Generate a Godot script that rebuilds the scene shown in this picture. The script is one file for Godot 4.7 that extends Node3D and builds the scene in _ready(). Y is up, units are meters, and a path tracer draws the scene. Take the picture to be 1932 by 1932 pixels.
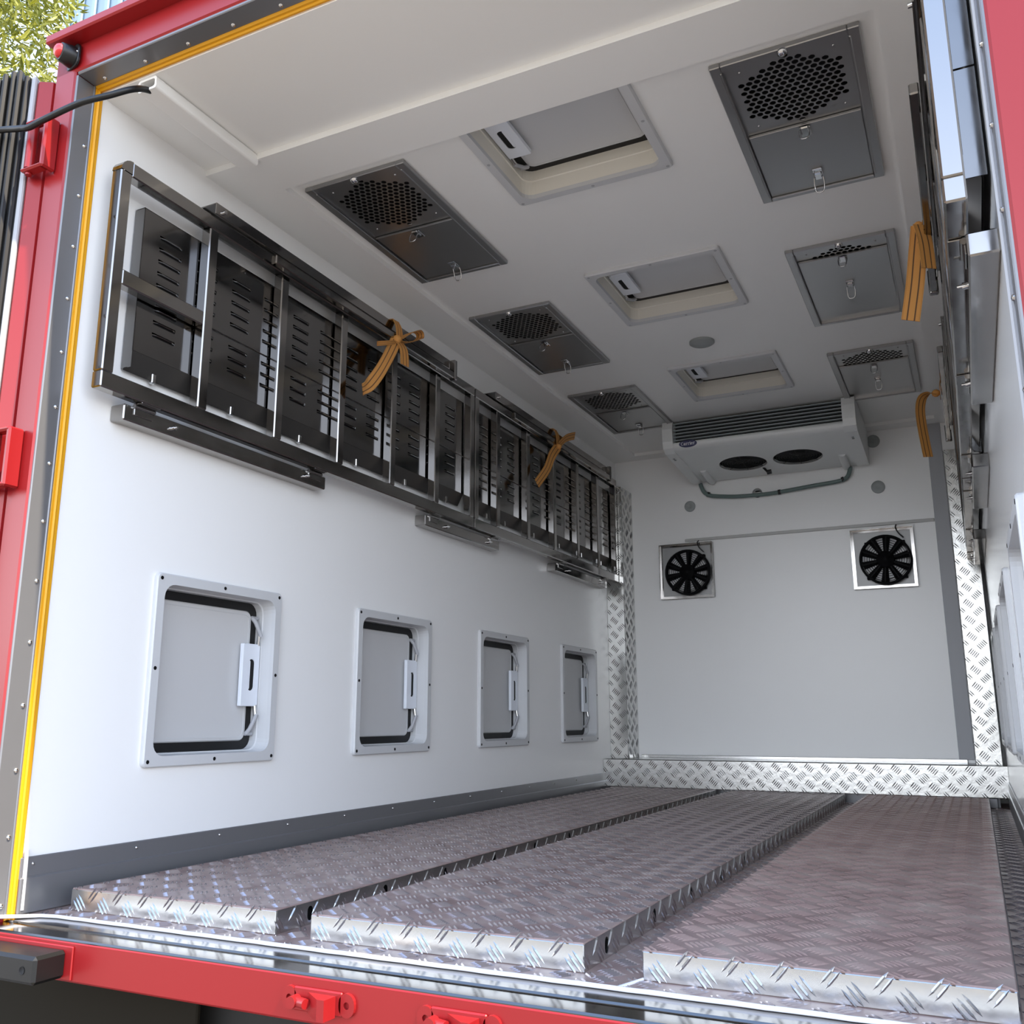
extends Node3D
# Interior of an insulated box truck seen through its open rear doorway.
# Shapes are given in metres from the eye point (x right, y up, z towards the viewer); EYE is its height over the ground.

const EYE := 1.55
const WL := -1.85      # left wall face
const WR := 0.105       # right wall face
const ZB := -5.25      # back wall face
const FL := -0.40      # floor
const CB := 1.53       # lower border of the ceiling
const CP := 1.548      # ceiling panel
const ZF := -1.42      # front of the room lining

var M := {}
var names := {}


# ---------------------------------------------------------------- mesh builder
class MB:
	var st := SurfaceTool.new()
	var T := Transform3D.IDENTITY
	var col := Color.WHITE
	var used := false
	func _init() -> void:
		st.begin(Mesh.PRIMITIVE_TRIANGLES)
		st.set_smooth_group(-1)
	func smooth(g: int) -> void:
		st.set_smooth_group(g)
	func v(p: Vector3) -> void:
		st.set_color(col)
		st.add_vertex(T * p)
	func tri(a: Vector3, b: Vector3, c: Vector3) -> void:
		used = true
		v(a); v(b); v(c)
	func quad(a: Vector3, b: Vector3, c: Vector3, d: Vector3) -> void:
		tri(a, b, c); tri(a, c, d)
	func box(lo: Vector3, hi: Vector3, c := 0.0) -> void:
		var m := lo.min(hi)
		var n := lo.max(hi)
		var s := n - m
		c = minf(c, minf(s.x, minf(s.y, s.z)) * 0.45)
		if c <= 0.0:
			var q := []
			for i in 8:
				q.append(Vector3(n.x if i & 1 else m.x, n.y if i & 2 else m.y, n.z if i & 4 else m.z))
			quad(q[0], q[1], q[3], q[2]); quad(q[5], q[4], q[6], q[7])
			quad(q[4], q[0], q[2], q[6]); quad(q[1], q[5], q[7], q[3])
			quad(q[4], q[5], q[1], q[0]); quad(q[2], q[3], q[7], q[6])
			return
		# chamfered: three points per corner, each pulled in along the two other axes
		var P := func(i: int, a: int) -> Vector3:
			var p := Vector3(n.x if i & 1 else m.x, n.y if i & 2 else m.y, n.z if i & 4 else m.z)
			for k in 3:
				if k != a:
					p[k] += -c if (i >> k) & 1 else c
			return p
		for a in 3:
			var b := (a + 1) % 3
			var d := (a + 2) % 3
			for sgn in 2:
				var base: int = sgn << a
				var i0 := base
				var i1: int = base | (1 << b)
				var i2: int = base | (1 << b) | (1 << d)
				var i3: int = base | (1 << d)
				if sgn == 0:
					quad(P.call(i0, a), P.call(i1, a), P.call(i2, a), P.call(i3, a))
				else:
					quad(P.call(i3, a), P.call(i2, a), P.call(i1, a), P.call(i0, a))
			for e in 4:
				var j: int = ((e & 1) << b) | (((e >> 1) & 1) << d)
				var k: int = j | (1 << a)
				var flip := ((e & 1) ^ ((e >> 1) & 1)) == 1
				if flip:
					quad(P.call(j, d), P.call(k, d), P.call(k, b), P.call(j, b))
				else:
					quad(P.call(j, b), P.call(k, b), P.call(k, d), P.call(j, d))
		for i in 8:
			var odd := ((i & 1) ^ ((i >> 1) & 1) ^ ((i >> 2) & 1)) == 1
			if odd:
				tri(P.call(i, 0), P.call(i, 1), P.call(i, 2))
			else:
				tri(P.call(i, 2), P.call(i, 1), P.call(i, 0))
	func tube(pts: PackedVector3Array, r: float, seg := 8, caps := true) -> void:
		var rings := []
		var up := Vector3.UP
		for i in pts.size():
			var d := (pts[mini(i + 1, pts.size() - 1)] - pts[maxi(i - 1, 0)]).normalized()
			if i == 0 and absf(d.dot(up)) > 0.9:
				up = Vector3.RIGHT
			var s := d.cross(up).normalized()
			up = s.cross(d).normalized()
			var ring := PackedVector3Array()
			for k in seg:
				var a := TAU * k / seg
				ring.append(pts[i] + (s * cos(a) + up * sin(a)) * r)
			rings.append(ring)
		st.set_smooth_group(0)
		for i in rings.size() - 1:
			for k in seg:
				var k2 := (k + 1) % seg
				quad(rings[i][k], rings[i][k2], rings[i + 1][k2], rings[i + 1][k])
		st.set_smooth_group(-1)
		if caps:
			for k in range(1, seg - 1):
				tri(rings[0][0], rings[0][k + 1], rings[0][k])
				var l: PackedVector3Array = rings[-1]
				tri(l[0], l[k], l[k + 1])
	func rod(a: Vector3, b: Vector3, r: float, seg := 10) -> void:
		tube(PackedVector3Array([a, b]), r, seg)
	# frame between two matched outlines, from depth z0 to z1 of transform F
	func ring(F: Transform3D, o: PackedVector2Array, i: PackedVector2Array, z0: float, z1: float, ch := 0.0, skip_outer := false) -> void:
		var n := o.size()
		var oc := o
		if ch > 0.0:
			oc = PackedVector2Array()
			for k in n:
				oc.append(o[k] - o[k].normalized() * ch)
		for k in n:
			var j := (k + 1) % n
			var A := func(p: Vector2, z: float) -> Vector3: return F * Vector3(p.x, p.y, z)
			quad(A.call(oc[k], z1), A.call(i[k], z1), A.call(i[j], z1), A.call(oc[j], z1))
			quad(A.call(i[k], z1), A.call(i[k], z0), A.call(i[j], z0), A.call(i[j], z1))
			if not skip_outer:
				quad(A.call(o[k], z0), A.call(o[k], z1 - ch), A.call(o[j], z1 - ch), A.call(o[j], z0))
				if ch > 0.0:
					quad(A.call(o[k], z1 - ch), A.call(oc[k], z1), A.call(oc[j], z1), A.call(o[j], z1 - ch))
				quad(A.call(i[k], z0), A.call(o[k], z0), A.call(o[j], z0), A.call(i[j], z0))
	# convex plate of an outline
	func slab(F: Transform3D, o: PackedVector2Array, z0: float, z1: float, ch := 0.0) -> void:
		var n := o.size()
		var mid := Vector2.ZERO
		for p in o:
			mid += p / n
		var oc := PackedVector2Array()
		for p in o:
			oc.append(p - (p - mid).normalized() * ch)
		for k in n:
			var j := (k + 1) % n
			tri(F * Vector3(mid.x, mid.y, z1), F * Vector3(oc[j].x, oc[j].y, z1), F * Vector3(oc[k].x, oc[k].y, z1))
			tri(F * Vector3(mid.x, mid.y, z0), F * Vector3(o[k].x, o[k].y, z0), F * Vector3(o[j].x, o[j].y, z0))
			quad(F * Vector3(o[k].x, o[k].y, z0), F * Vector3(o[k].x, o[k].y, z1 - ch), F * Vector3(o[j].x, o[j].y, z1 - ch), F * Vector3(o[j].x, o[j].y, z0))
			if ch > 0.0:
				quad(F * Vector3(o[k].x, o[k].y, z1 - ch), F * Vector3(oc[k].x, oc[k].y, z1), F * Vector3(oc[j].x, oc[j].y, z1), F * Vector3(o[j].x, o[j].y, z1 - ch))
	func lathe(F: Transform3D, prof: PackedVector2Array, seg := 24, sm := true) -> void:
		st.set_smooth_group(0 if sm else -1)
		for i in prof.size() - 1:
			for k in seg:
				var a := TAU * k / seg
				var b := TAU * (k + 1) / seg
				var p := prof[i]
				var q := prof[i + 1]
				var p0 := F * Vector3(p.x * cos(a), p.x * sin(a), p.y)
				var p1 := F * Vector3(p.x * cos(b), p.x * sin(b), p.y)
				var q0 := F * Vector3(q.x * cos(a), q.x * sin(a), q.y)
				var q1 := F * Vector3(q.x * cos(b), q.x * sin(b), q.y)
				if p.x > 1e-6:
					tri(p0, p1, q1)
				if q.x > 1e-6:
					tri(p0, q1, q0)
		st.set_smooth_group(-1)
	# webbing: a band of width w along pts, across = direction of its width, with woven stripes
	func band(pts: PackedVector3Array, across: PackedVector3Array, w: float, th: float, base: Color, stripe: Color) -> void:
		var cols := [base * 0.82, base, stripe, base, base, base, stripe, base, base * 0.82]
		var cuts := [0.0, 0.08, 0.26, 0.34, 0.42, 0.58, 0.66, 0.74, 0.92, 1.0]
		for i in pts.size() - 1:
			var d := (pts[i + 1] - pts[i]).normalized()
			for c in 9:
				col = cols[c]
				var f0: float = (cuts[c] - 0.5) * w
				var f1: float = (cuts[c + 1] - 0.5) * w
				var u0 := across[i].normalized()
				var u1 := across[i + 1].normalized()
				var n0 := d.cross(u0).normalized() * th
				var n1 := d.cross(u1).normalized() * th
				quad(pts[i] + u0 * f0 + n0, pts[i] + u0 * f1 + n0, pts[i + 1] + u1 * f1 + n1, pts[i + 1] + u1 * f0 + n1)
				quad(pts[i] + u0 * f1 - n0, pts[i] + u0 * f0 - n0, pts[i + 1] + u1 * f0 - n1, pts[i + 1] + u1 * f1 - n1)
			col = base * 0.7
			for s in [-0.5, 0.5]:
				var e0: Vector3 = pts[i] + across[i].normalized() * w * s
				var e1: Vector3 = pts[i + 1] + across[i + 1].normalized() * w * s
				var nn := d.cross(across[i].normalized()).normalized() * th
				quad(e0 + nn, e1 + nn, e1 - nn, e0 - nn)
		col = Color.WHITE
	func mesh() -> ArrayMesh:
		st.generate_normals()
		return st.commit()


func rrect(w: float, h: float, r: float, n := 5) -> PackedVector2Array:
	var out := PackedVector2Array()
	var c := [Vector2(w / 2 - r, h / 2 - r), Vector2(-w / 2 + r, h / 2 - r), Vector2(-w / 2 + r, -h / 2 + r), Vector2(w / 2 - r, -h / 2 + r)]
	for q in 4:
		for k in n + 1:
			var a := PI / 2 * (q + float(k) / n)
			out.append(c[q] + Vector2(cos(a), sin(a)) * r)
	return out


func shifted(p: PackedVector2Array, d: Vector2) -> PackedVector2Array:
	var out := PackedVector2Array()
	for q in p:
		out.append(q + d)
	return out


# ---------------------------------------------------------------- scene tree helpers
func numbered(n: String) -> String:
	if not names.has(n):
		names[n] = 0
		return n
	names[n] += 1
	return "%s_%03d" % [n, names[n]]


func tag(o: Node, label: String, category: String, group := "", kind := "") -> void:
	if label:
		o.set_meta("label", label)
	if category:
		o.set_meta("category", category)
	if group:
		o.set_meta("group", group)
	if kind:
		o.set_meta("kind", kind)


func thing(called: String, label: String, category: String, at := Vector3.ZERO, group := "") -> Node3D:
	var o := Node3D.new()
	o.name = numbered(called)
	add_child(o, true)
	o.position = at + Vector3(0, EYE, 0)
	tag(o, label, category, group)
	return o


func mesh_node(called: String, mesh: Mesh, mat: Material, parent: Node, at := Vector3.ZERO) -> MeshInstance3D:
	var o := MeshInstance3D.new()
	o.name = called
	o.mesh = mesh
	o.material_override = mat
	parent.add_child(o, true)
	o.position = at
	return o


# a mesh drawn in scene coordinates, as a part of thing t (which may stand anywhere, unturned)
func part(called: String, mb: MB, mat: Material, t: Node3D, base: Vector3) -> MeshInstance3D:
	var m := mb.mesh()
	return mesh_node(called, rebase(m, base), mat, t)


func rebase(m: ArrayMesh, base: Vector3) -> ArrayMesh:
	if base == Vector3.ZERO:
		return m
	var st := SurfaceTool.new()
	st.append_from(m, 0, Transform3D(Basis.IDENTITY, -base))
	return st.commit()


# a one-mesh top-level object drawn in scene coordinates
func solo(called: String, mb: MB, mat: Material, label: String, category: String, base := Vector3.ZERO, group := "", kind := "") -> MeshInstance3D:
	var o := MeshInstance3D.new()
	o.name = numbered(called)
	o.mesh = rebase(mb.mesh(), base)
	o.material_override = mat
	add_child(o, true)
	o.position = base + Vector3(0, EYE, 0)
	tag(o, label, category, group, kind)
	return o


func V(x: float, y: float, z: float) -> Vector3:
	return Vector3(x, y, z)


func PV(a: Array) -> PackedVector3Array:
	var out := PackedVector3Array()
	for p in a:
		out.append(Vector3(p[0], p[1], p[2]))
	return out


func smooth_path(a: PackedVector3Array, per := 6) -> PackedVector3Array:
	var out := PackedVector3Array()
	for i in a.size() - 1:
		var p0 := a[maxi(i - 1, 0)]
		var p3 := a[mini(i + 2, a.size() - 1)]
		for k in per:
			out.append(a[i].cubic_interpolate(a[i + 1], p0, p3, float(k) / per))
	out.append(a[-1])
	return out


# ---------------------------------------------------------------- materials
func mat(albedo: Color, rough: float, metal := 0.0, spec := 0.5) -> StandardMaterial3D:
	var m := StandardMaterial3D.new()
	m.albedo_color = albedo
	m.roughness = rough
	m.metallic = metal
	m.metallic_specular = spec
	return m


func noise_tex(seed_: int, freq: float, ramp: Array, normal := false, bump := 2.0, octaves := 4) -> NoiseTexture2D:
	var n := FastNoiseLite.new()
	n.seed = seed_
	n.frequency = freq
	n.fractal_octaves = octaves
	var t := NoiseTexture2D.new()
	t.width = 512
	t.height = 512
	t.seamless = true
	t.noise = n
	if normal:
		t.as_normal_map = true
		t.bump_strength = bump
	else:
		var g := Gradient.new()
		g.offsets = PackedFloat32Array(ramp.map(func(x): return x[0]))
		g.colors = PackedColorArray(ramp.map(func(x): return x[1]))
		t.color_ramp = g
	return t


func tri_map(m: StandardMaterial3D, scale: Vector3) -> void:
	m.uv1_triplanar = true
	m.uv1_world_triplanar = true
	m.uv1_scale = scale


func materials() -> void:
	M.white = mat(Color(0.965, 0.965, 0.96), 0.3)
	M.gloss_white = mat(Color(0.965, 0.965, 0.96), 0.16)
	M.ceiling = mat(Color(0.955, 0.955, 0.945), 0.38)
	M.hatch = mat(Color(0.8, 0.805, 0.81), 0.35)
	M.cream = mat(Color(0.9, 0.885, 0.84), 0.4)
	M.plastic = mat(Color(0.9, 0.92, 0.95), 0.3)
	M.door_panel = mat(Color(0.8, 0.8, 0.8), 0.4)
	M.rubber = mat(Color(0.05, 0.05, 0.055), 0.55)
	M.black = mat(Color(0.055, 0.06, 0.065), 0.4)
	M.void = mat(Color(0.03, 0.03, 0.035), 0.8)
	M.red = mat(Color(0.57, 0.11, 0.12), 0.3)
	M.yellow = mat(Color(0.88, 0.63, 0.06), 0.45)
	M.grey_alu = mat(Color(0.5, 0.5, 0.51), 0.34, 0.45)
	tri_map(M.grey_alu, V(0.4, 3.0, 0.4))
	M.grey_alu.roughness_texture = noise_tex(3, 0.006, [[0.0, Color(0.9, 0.9, 0.9)], [1.0, Color(1, 1, 1)]], false, 2.0, 2)
	M.steel = mat(Color(0.62, 0.61, 0.6), 0.16, 1.0)
	tri_map(M.steel, V(1.3, 1.3, 1.3))
	M.steel.roughness_texture = noise_tex(5, 0.012, [[0.25, Color(0.55, 0.55, 0.55)], [0.75, Color(1, 1, 1)]])
	M.tray = mat(Color(0.5, 0.495, 0.49), 0.13, 1.0)
	tri_map(M.tray, V(1.7, 1.7, 1.7))
	M.tray.roughness_texture = noise_tex(6, 0.01, [[0.25, Color(0.6, 0.6, 0.6)], [0.75, Color(1, 1, 1)]])
	M.chrome = mat(Color(0.8, 0.8, 0.8), 0.1, 1.0)
	M.vent = mat(Color(0.66, 0.66, 0.66), 0.3, 0.92)
	M.foot = mat(Color(0.32, 0.31, 0.3), 0.5, 0.8)
	M.slot = mat(Color(0.05, 0.05, 0.05), 0.5, 0.5)
	M.tread = mat(Color(0.8, 0.8, 0.79), 0.24, 1.0)
	tri_map(M.tread, V(3, 3, 3))
	M.tread.normal_enabled = true
	M.tread.normal_texture = noise_tex(8, 0.02, [], true, 3.0)
	M.tread.normal_scale = 0.1
	M.bar = mat(Color(0.74, 0.74, 0.74), 0.2, 1.0)
	M.film = mat(Color(0.5, 0.44, 0.44), 0.45, 0.0)
	tri_map(M.film, V(0.9, 0.9, 0.9))
	M.film.albedo_color = Color.WHITE
	M.film.albedo_texture = noise_tex(11, 0.012, [[0.0, Color(0.38, 0.28, 0.26)], [0.22, Color(0.52, 0.43, 0.41)], [0.5, Color(0.58, 0.49, 0.465)], [0.75, Color(0.62, 0.54, 0.51)], [1.0, Color(0.7, 0.64, 0.6)]], false, 2, 5)
	M.film.roughness_texture = noise_tex(12, 0.03, [[0.0, Color(0.7, 0.7, 0.7)], [1.0, Color(1, 1, 1)]])
	M.film_bar = mat(Color(0.75, 0.71, 0.71), 0.2, 0.75)
	M.lip = mat(Color(0.47, 0.46, 0.45), 0.13, 1.0)
	M.seal = mat(Color(0.93, 0.93, 0.95), 0.35)
	M.cap_grey = mat(Color(0.6, 0.62, 0.615), 0.5)
	M.trim_grey = mat(Color(0.66, 0.665, 0.68), 0.45)
	M.seam = mat(Color(0.74, 0.74, 0.73), 0.4)
	M.unit = mat(Color(0.9, 0.91, 0.905), 0.35)
	M.fin = mat(Color(0.72, 0.76, 0.77), 0.35)
	M.coil = mat(Color(0.08, 0.1, 0.11), 0.6)
	M.hose = mat(Color(0.4, 0.47, 0.46), 0.4)
	M.badge = mat(Color(0.05, 0.08, 0.3), 0.3)
	M.ink = mat(Color(0.95, 0.95, 0.97), 0.4)
	M.lens = mat(Color(0.8, 0.04, 0.06), 0.08)
	M.lens.clearcoat_enabled = true
	M.strap = mat(Color.WHITE, 0.75)
	M.strap.vertex_color_use_as_albedo = true
	M.fan = mat(Color(0.05, 0.05, 0.058), 0.6, 0.0, 0.25)
	M.fan_plate = mat(Color(0.56, 0.56, 0.56), 0.45, 0.7)
	M.ground = mat(Color.WHITE, 0.9)
	tri_map(M.ground, V(0.25, 0.25, 0.25))
	M.ground.albedo_texture = noise_tex(21, 0.03, [[0.0, Color(0.38, 0.355, 0.32)], [0.5, Color(0.44, 0.415, 0.38)], [1.0, Color(0.5, 0.475, 0.44)]], false, 2, 5)
	M.chassis = mat(Color(0.08, 0.075, 0.07), 0.7)
	M.shade_brown = mat(Color(0.12, 0.108, 0.085), 0.85, 0.0, 0.25)  # brown-black of the added panel, shade under the truck put into colour
	M.bark = mat(Color(0.3, 0.24, 0.18), 0.9)
	M.leaf = mat(Color.WHITE, 0.45)
	M.leaf.vertex_color_use_as_albedo = true
	M.leaf.backlight_enabled = true
	M.leaf.backlight = Color(0.35, 0.4, 0.08)
	M.shed = mat(Color(0.6, 0.68, 0.74), 0.5)
	M.wall_out = mat(Color(0.82, 0.76, 0.64), 0.8)


# ---------------------------------------------------------------- tread plate relief: five-bar pattern as real raised bars
var tread_mesh: ArrayMesh

func bar_mesh() -> ArrayMesh:
	var mb := MB.new()
	var l := 0.018
	var w := 0.0023
	var h := 0.0021
	var a := [V(-l, 0, 0), V(-l * 0.45, w, 0), V(l * 0.45, w, 0), V(l, 0, 0), V(l * 0.45, -w, 0), V(-l * 0.45, -w, 0)]
	var r0 := V(-l * 0.5, 0, h)
	var r1 := V(l * 0.5, 0, h)
	mb.tri(a[0], a[1], r0); mb.quad(a[1], a[2], r1, r0); mb.tri(a[2], a[3], r1)
	mb.tri(a[3], a[4], r1); mb.quad(a[4], a[5], r0, r1); mb.tri(a[5], a[0], r0)
	return mb.mesh()


# o = corner of the face, u and v its two directions with lengths; n points out of it
func treads(parent: Node3D, base: Vector3, o: Vector3, u: Vector3, v: Vector3, material: Material, p := 0.072, phase := Vector2.ZERO) -> MultiMeshInstance3D:
	var lu := u.length()
	var lv := v.length()
	var un := u / lu
	var vn := v / lv
	var n := un.cross(vn)
	var list: Array[Transform3D] = []
	var rows := int(lv / (p / 2)) + 3
	var colsn := int(lu / p) + 3
	for j in range(-1, rows):
		for i in range(-1, colsn):
			var c := Vector2((i + 0.5 * (j & 1)) * p, j * p / 2) + phase
			var dirn := Vector2(1, 1.15 if j & 1 else -1.15).normalized()
			var side := Vector2(-dirn.y, dirn.x)
			for k in 5:
				var q := c + side * (k - 2) * 0.0092
				if q.x < 0.006 or q.y < 0.006 or q.x > lu - 0.006 or q.y > lv - 0.006:
					continue
				var X := un * dirn.x + vn * dirn.y
				var Y := n.cross(X)
				list.append(Transform3D(Basis(X, Y, n), o + un * q.x + vn * q.y - base))
	var mm := MultiMesh.new()
	mm.transform_format = MultiMesh.TRANSFORM_3D
	mm.mesh = tread_mesh
	mm.instance_count = list.size()
	for i in list.size():
		mm.set_instance_transform(i, list[i])
	var o2 := MultiMeshInstance3D.new()
	o2.name = "tread"
	o2.multimesh = mm
	o2.material_override = material
	o2.set_meta("kind", "stuff")
	parent.add_child(o2, true)
	return o2


# panel split into cells around rectangular holes; axes: 0 -> (z,y) wall, 1 -> (x,z) ceiling
func panel(mb: MB, lo: Vector2, hi: Vector2, holes: Array, place: Callable) -> void:
	var us := [lo.x, hi.x]
	var vs := [lo.y, hi.y]
	for h in holes:
		for q in [h[0], h[2]]:
			if not us.has(q): us.append(q)
		for q in [h[1], h[3]]:
			if not vs.has(q): vs.append(q)
	us.sort()
	vs.sort()
	for j in vs.size() - 1:
		var start := -1
		for i in us.size():
			var solid := false
			if i < us.size() - 1:
				solid = true
				var c := Vector2((us[i] + us[i + 1]) / 2, (vs[j] + vs[j + 1]) / 2)
				for h in holes:
					if c.x > h[0] and c.x < h[2] and c.y > h[1] and c.y < h[3]:
						solid = false
			if solid and start < 0:
				start = i
			if not solid and start >= 0:
				place.call(mb, us[start], vs[j], us[i], vs[j + 1])
				start = -1


const HZ := [-1.964, -2.842, -3.720, -4.600]     # side hatches
const HY := 0.126
const RZ := [-2.107, -3.110, -4.122]             # roof hatches
const RX := -0.868
const VZ := [-2.323, -3.345, -4.357]             # ceiling vents
const VX := [-1.479, -0.262]


func _ready() -> void:
	# ---------------- camera, sky, sun, exposure
	var cam := Camera3D.new()
	cam.name = "camera"
	cam.fov = 57.49
	cam.near = 0.02
	cam.basis = Basis(Vector3.UP, 0.452361) * Basis(Vector3.RIGHT, 0.218234) * Basis(Vector3.BACK, -0.00152)
	cam.position = V(0, EYE, 0)
	add_child(cam)
	cam.current = true
	var we := WorldEnvironment.new()
	we.name = "environment"
	var env := Environment.new()
	var sky := Sky.new()
	var sm := ProceduralSkyMaterial.new()
	sm.sky_top_color = Color(0.51, 0.615, 0.78)
	sm.sky_horizon_color = Color(1.19, 1.21, 1.23)
	sm.sky_curve = 0.25
	sm.ground_bottom_color = Color(0.45, 0.42, 0.38)
	sm.ground_horizon_color = Color(0.7, 0.7, 0.68)
	sm.sky_energy_multiplier = 1.45
	sky.sky_material = sm
	env.background_mode = Environment.BG_SKY
	env.sky = sky
	env.tonemap_mode = Environment.TONE_MAPPER_LINEAR
	env.tonemap_exposure = 1.8
	env.sdfgi_enabled = true
	env.ssao_enabled = true
	env.ssil_enabled = true
	we.environment = env
	add_child(we)
	var sun := DirectionalLight3D.new()
	sun.name = "sun"
	sun.light_color = Color(1.0, 0.94, 0.84)
	sun.light_energy = 1.9
	sun.light_angular_distance = 0.6
	sun.shadow_enabled = true
	sun.basis = Basis.looking_at(-V(0.5, 0.85, 0.055).normalized(), Vector3.UP)
	add_child(sun)

	materials()
	tread_mesh = bar_mesh()
	shell()
	outside()
	doorway()
	floor_parts()
	hatches()
	vents()
	racks()
	straps()
	back_wall_things()
	unit()


# ---------------------------------------------------------------- room shell
func shell() -> void:
	var wall_box := func(mb: MB, a: float, b: float, c: float, d: float) -> void:
		mb.box(V(WL - 0.09, b, a), V(WL, d, c))
	var holes := []
	for z in HZ:
		holes.append([z - 0.216, HY - 0.216, z + 0.216, HY + 0.216])
	var mb := MB.new()
	panel(mb, Vector2(ZB - 0.09, FL - 0.06), Vector2(ZF, 1.64), holes, wall_box)
	solo("wall_left", mb, M.white, "smooth white left wall of the truck body with four square hatches in it", "wall", Vector3.ZERO, "", "structure")
	wall_box = func(mb2: MB, a: float, b: float, c: float, d: float) -> void:
		mb2.box(V(WR, b, a), V(WR + 0.09, d, c))
	mb = MB.new()
	panel(mb, Vector2(ZB - 0.09, FL - 0.06), Vector2(ZF, 1.64), holes, wall_box)
	solo("wall_right", mb, M.gloss_white, "glossy right wall seen edge-on at the right side of the truck body", "wall", Vector3.ZERO, "", "structure")
	# back wall
	mb = MB.new()
	mb.box(V(WL, FL - 0.06, ZB - 0.09), V(WR, 1.64, ZB))
	solo("wall_back", mb, M.white, "pale front bulkhead wall at the far end of the truck body", "wall", Vector3.ZERO, "", "structure")
	# ceiling: structure above, lower border, recessed panel with openings
	holes = []
	for z in RZ:
		holes.append([RX - 0.216, z - 0.216, RX + 0.216, z + 0.216])
	for x in VX:
		for z in VZ:
			holes.append([x - 0.155, z + 0.02, x + 0.155, z + 0.318])
	var base := V(-0.88, 1.6, -3.3)
	var ceil_box := func(m3: MB, a: float, b: float, c: float, d: float) -> void:
		m3.box(V(a, CP, b), V(c, CP + 0.09, d))
	mb = MB.new()
	panel(mb, Vector2(WL - 0.09, ZB - 0.09), Vector2(WR + 0.09, ZF), holes, ceil_box)
	var c := solo("ceiling", mb, M.ceiling, "smooth white ceiling of the truck body with roof hatches and grilles", "ceiling", base, "", "structure")
	# border strips that stand 18 mm below the panel
	var xl := -1.69
	var xr := -0.05
	var border := MB.new()
	border.box(V(xl, CB, -1.945), V(xr, CP + 0.01, -1.79))
	border.box(V(WL, CB, ZB), V(WR, CP + 0.01, ZB + 0.1))
	border.box(V(xl - 0.1, CB, ZB + 0.1), V(xl, CP + 0.01, -1.79))
	border.box(V(WL, CB, ZB + 0.1), V(xl - 0.1, CP + 0.01, -1.79))
	border.box(V(xr, CB, ZB + 0.1), V(WR, CP + 0.01, -1.79))
	part("border_strip", border, M.ceiling, c, base)
	# roof skin closing hatches and vents from above
	mb = MB.new()
	mb.box(V(WL - 0.09, CP + 0.2, ZB - 0.09), V(WR + 0.09, CP + 0.22, ZF))
	mb.box(V(WL - 0.09, CP + 0.09, ZB - 0.09), V(WL - 0.07, CP + 0.2, ZF))
	mb.box(V(WR + 0.07, CP + 0.09, ZB - 0.09), V(WR + 0.09, CP + 0.2, ZF))
	mb.box(V(WL - 0.09, CP + 0.09, ZB - 0.09), V(WR + 0.09, CP + 0.2, ZB - 0.07))
	mb.box(V(WL - 0.09, CP + 0.09, ZF - 0.02), V(WR + 0.09, CP + 0.2, ZF))
	part("roof_skin", mb, M.white, c, base)
	# cable duct along the front left ceiling edge
	mb = MB.new()
	var F := Transform3D(Basis.IDENTITY, V(-1.692, 1.531, -1.425))
	mb.ring(F, rrect(0.062, 0.034, 0.008), rrect(0.05, 0.022, 0.006), -0.37, 0.0, 0.0)
	solo("cable_duct", mb, M.ceiling, "white plastic cable duct at the top of the left wall that the black cable leaves", "duct", V(-1.692, 1.531, -1.6))
	# baseboards
	for s in 2:
		mb = MB.new()
		var x0: float = WL if s == 0 else WR
		var d := 1.0 if s == 0 else -1.0
		mb.box(V(x0, FL, ZF), V(x0 + d * 0.006, -0.285, -4.95), 0.002)
		mb.box(V(x0, FL, ZF), V(x0 + d * 0.011, -0.325, -4.95), 0.003)
		var bb := V(x0, FL, -3.2)
		var o := solo("baseboard_left" if s == 0 else "baseboard_right", mb, M.grey_alu, "grey aluminium skirting strip along the foot of the %s wall" % ("left" if s == 0 else "right"), "baseboard", bb, "", "structure")
		if s == 0:
			var rv := rivet_mesh(0.004)
			for k in 12:
				mesh_node("rivet", rv, M.chrome, o, V(d * 0.006, 0.1, 1.75 - 0.28 * k)).basis = Basis(Vector3.UP, PI / 2)
	# floor
	mb = MB.new()
	mb.box(V(WL - 0.09, FL - 0.06, ZB - 0.09), V(WR + 0.09, FL, -1.457))
	var fb := V(-0.88, FL, -3.3)
	var fl := solo("floor", mb, M.film, "brown film-covered tread plate floor of the truck body between the raised platforms", "floor", fb, "", "structure")
	for g in [[WL + 0.015, -1.79, -1.50, -4.94], [-1.235, -1.158, -1.50, -4.94], [-0.605, -0.512, -1.50, -4.94], [0.02, WR - 0.012, -1.5, -4.94]]:
		treads(fl, fb, V(g[0], FL, g[2]), V(g[1] - g[0], 0, 0), V(0, 0, g[3] - g[2]), M.film_bar)
	treads(fl, fb, V(WL + 0.02, FL, -1.462), V(WR - WL - 0.04, 0, 0), V(0, 0, -0.05), M.film_bar)


func rivet_mesh(r: float) -> ArrayMesh:
	var mb := MB.new()
	mb.lathe(Transform3D.IDENTITY, PackedVector2Array([Vector2(r, 0), Vector2(r * 0.85, r * 0.45), Vector2(r * 0.45, r * 0.7), Vector2(0, r * 0.8)]), 10)
	return mb.mesh()


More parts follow.
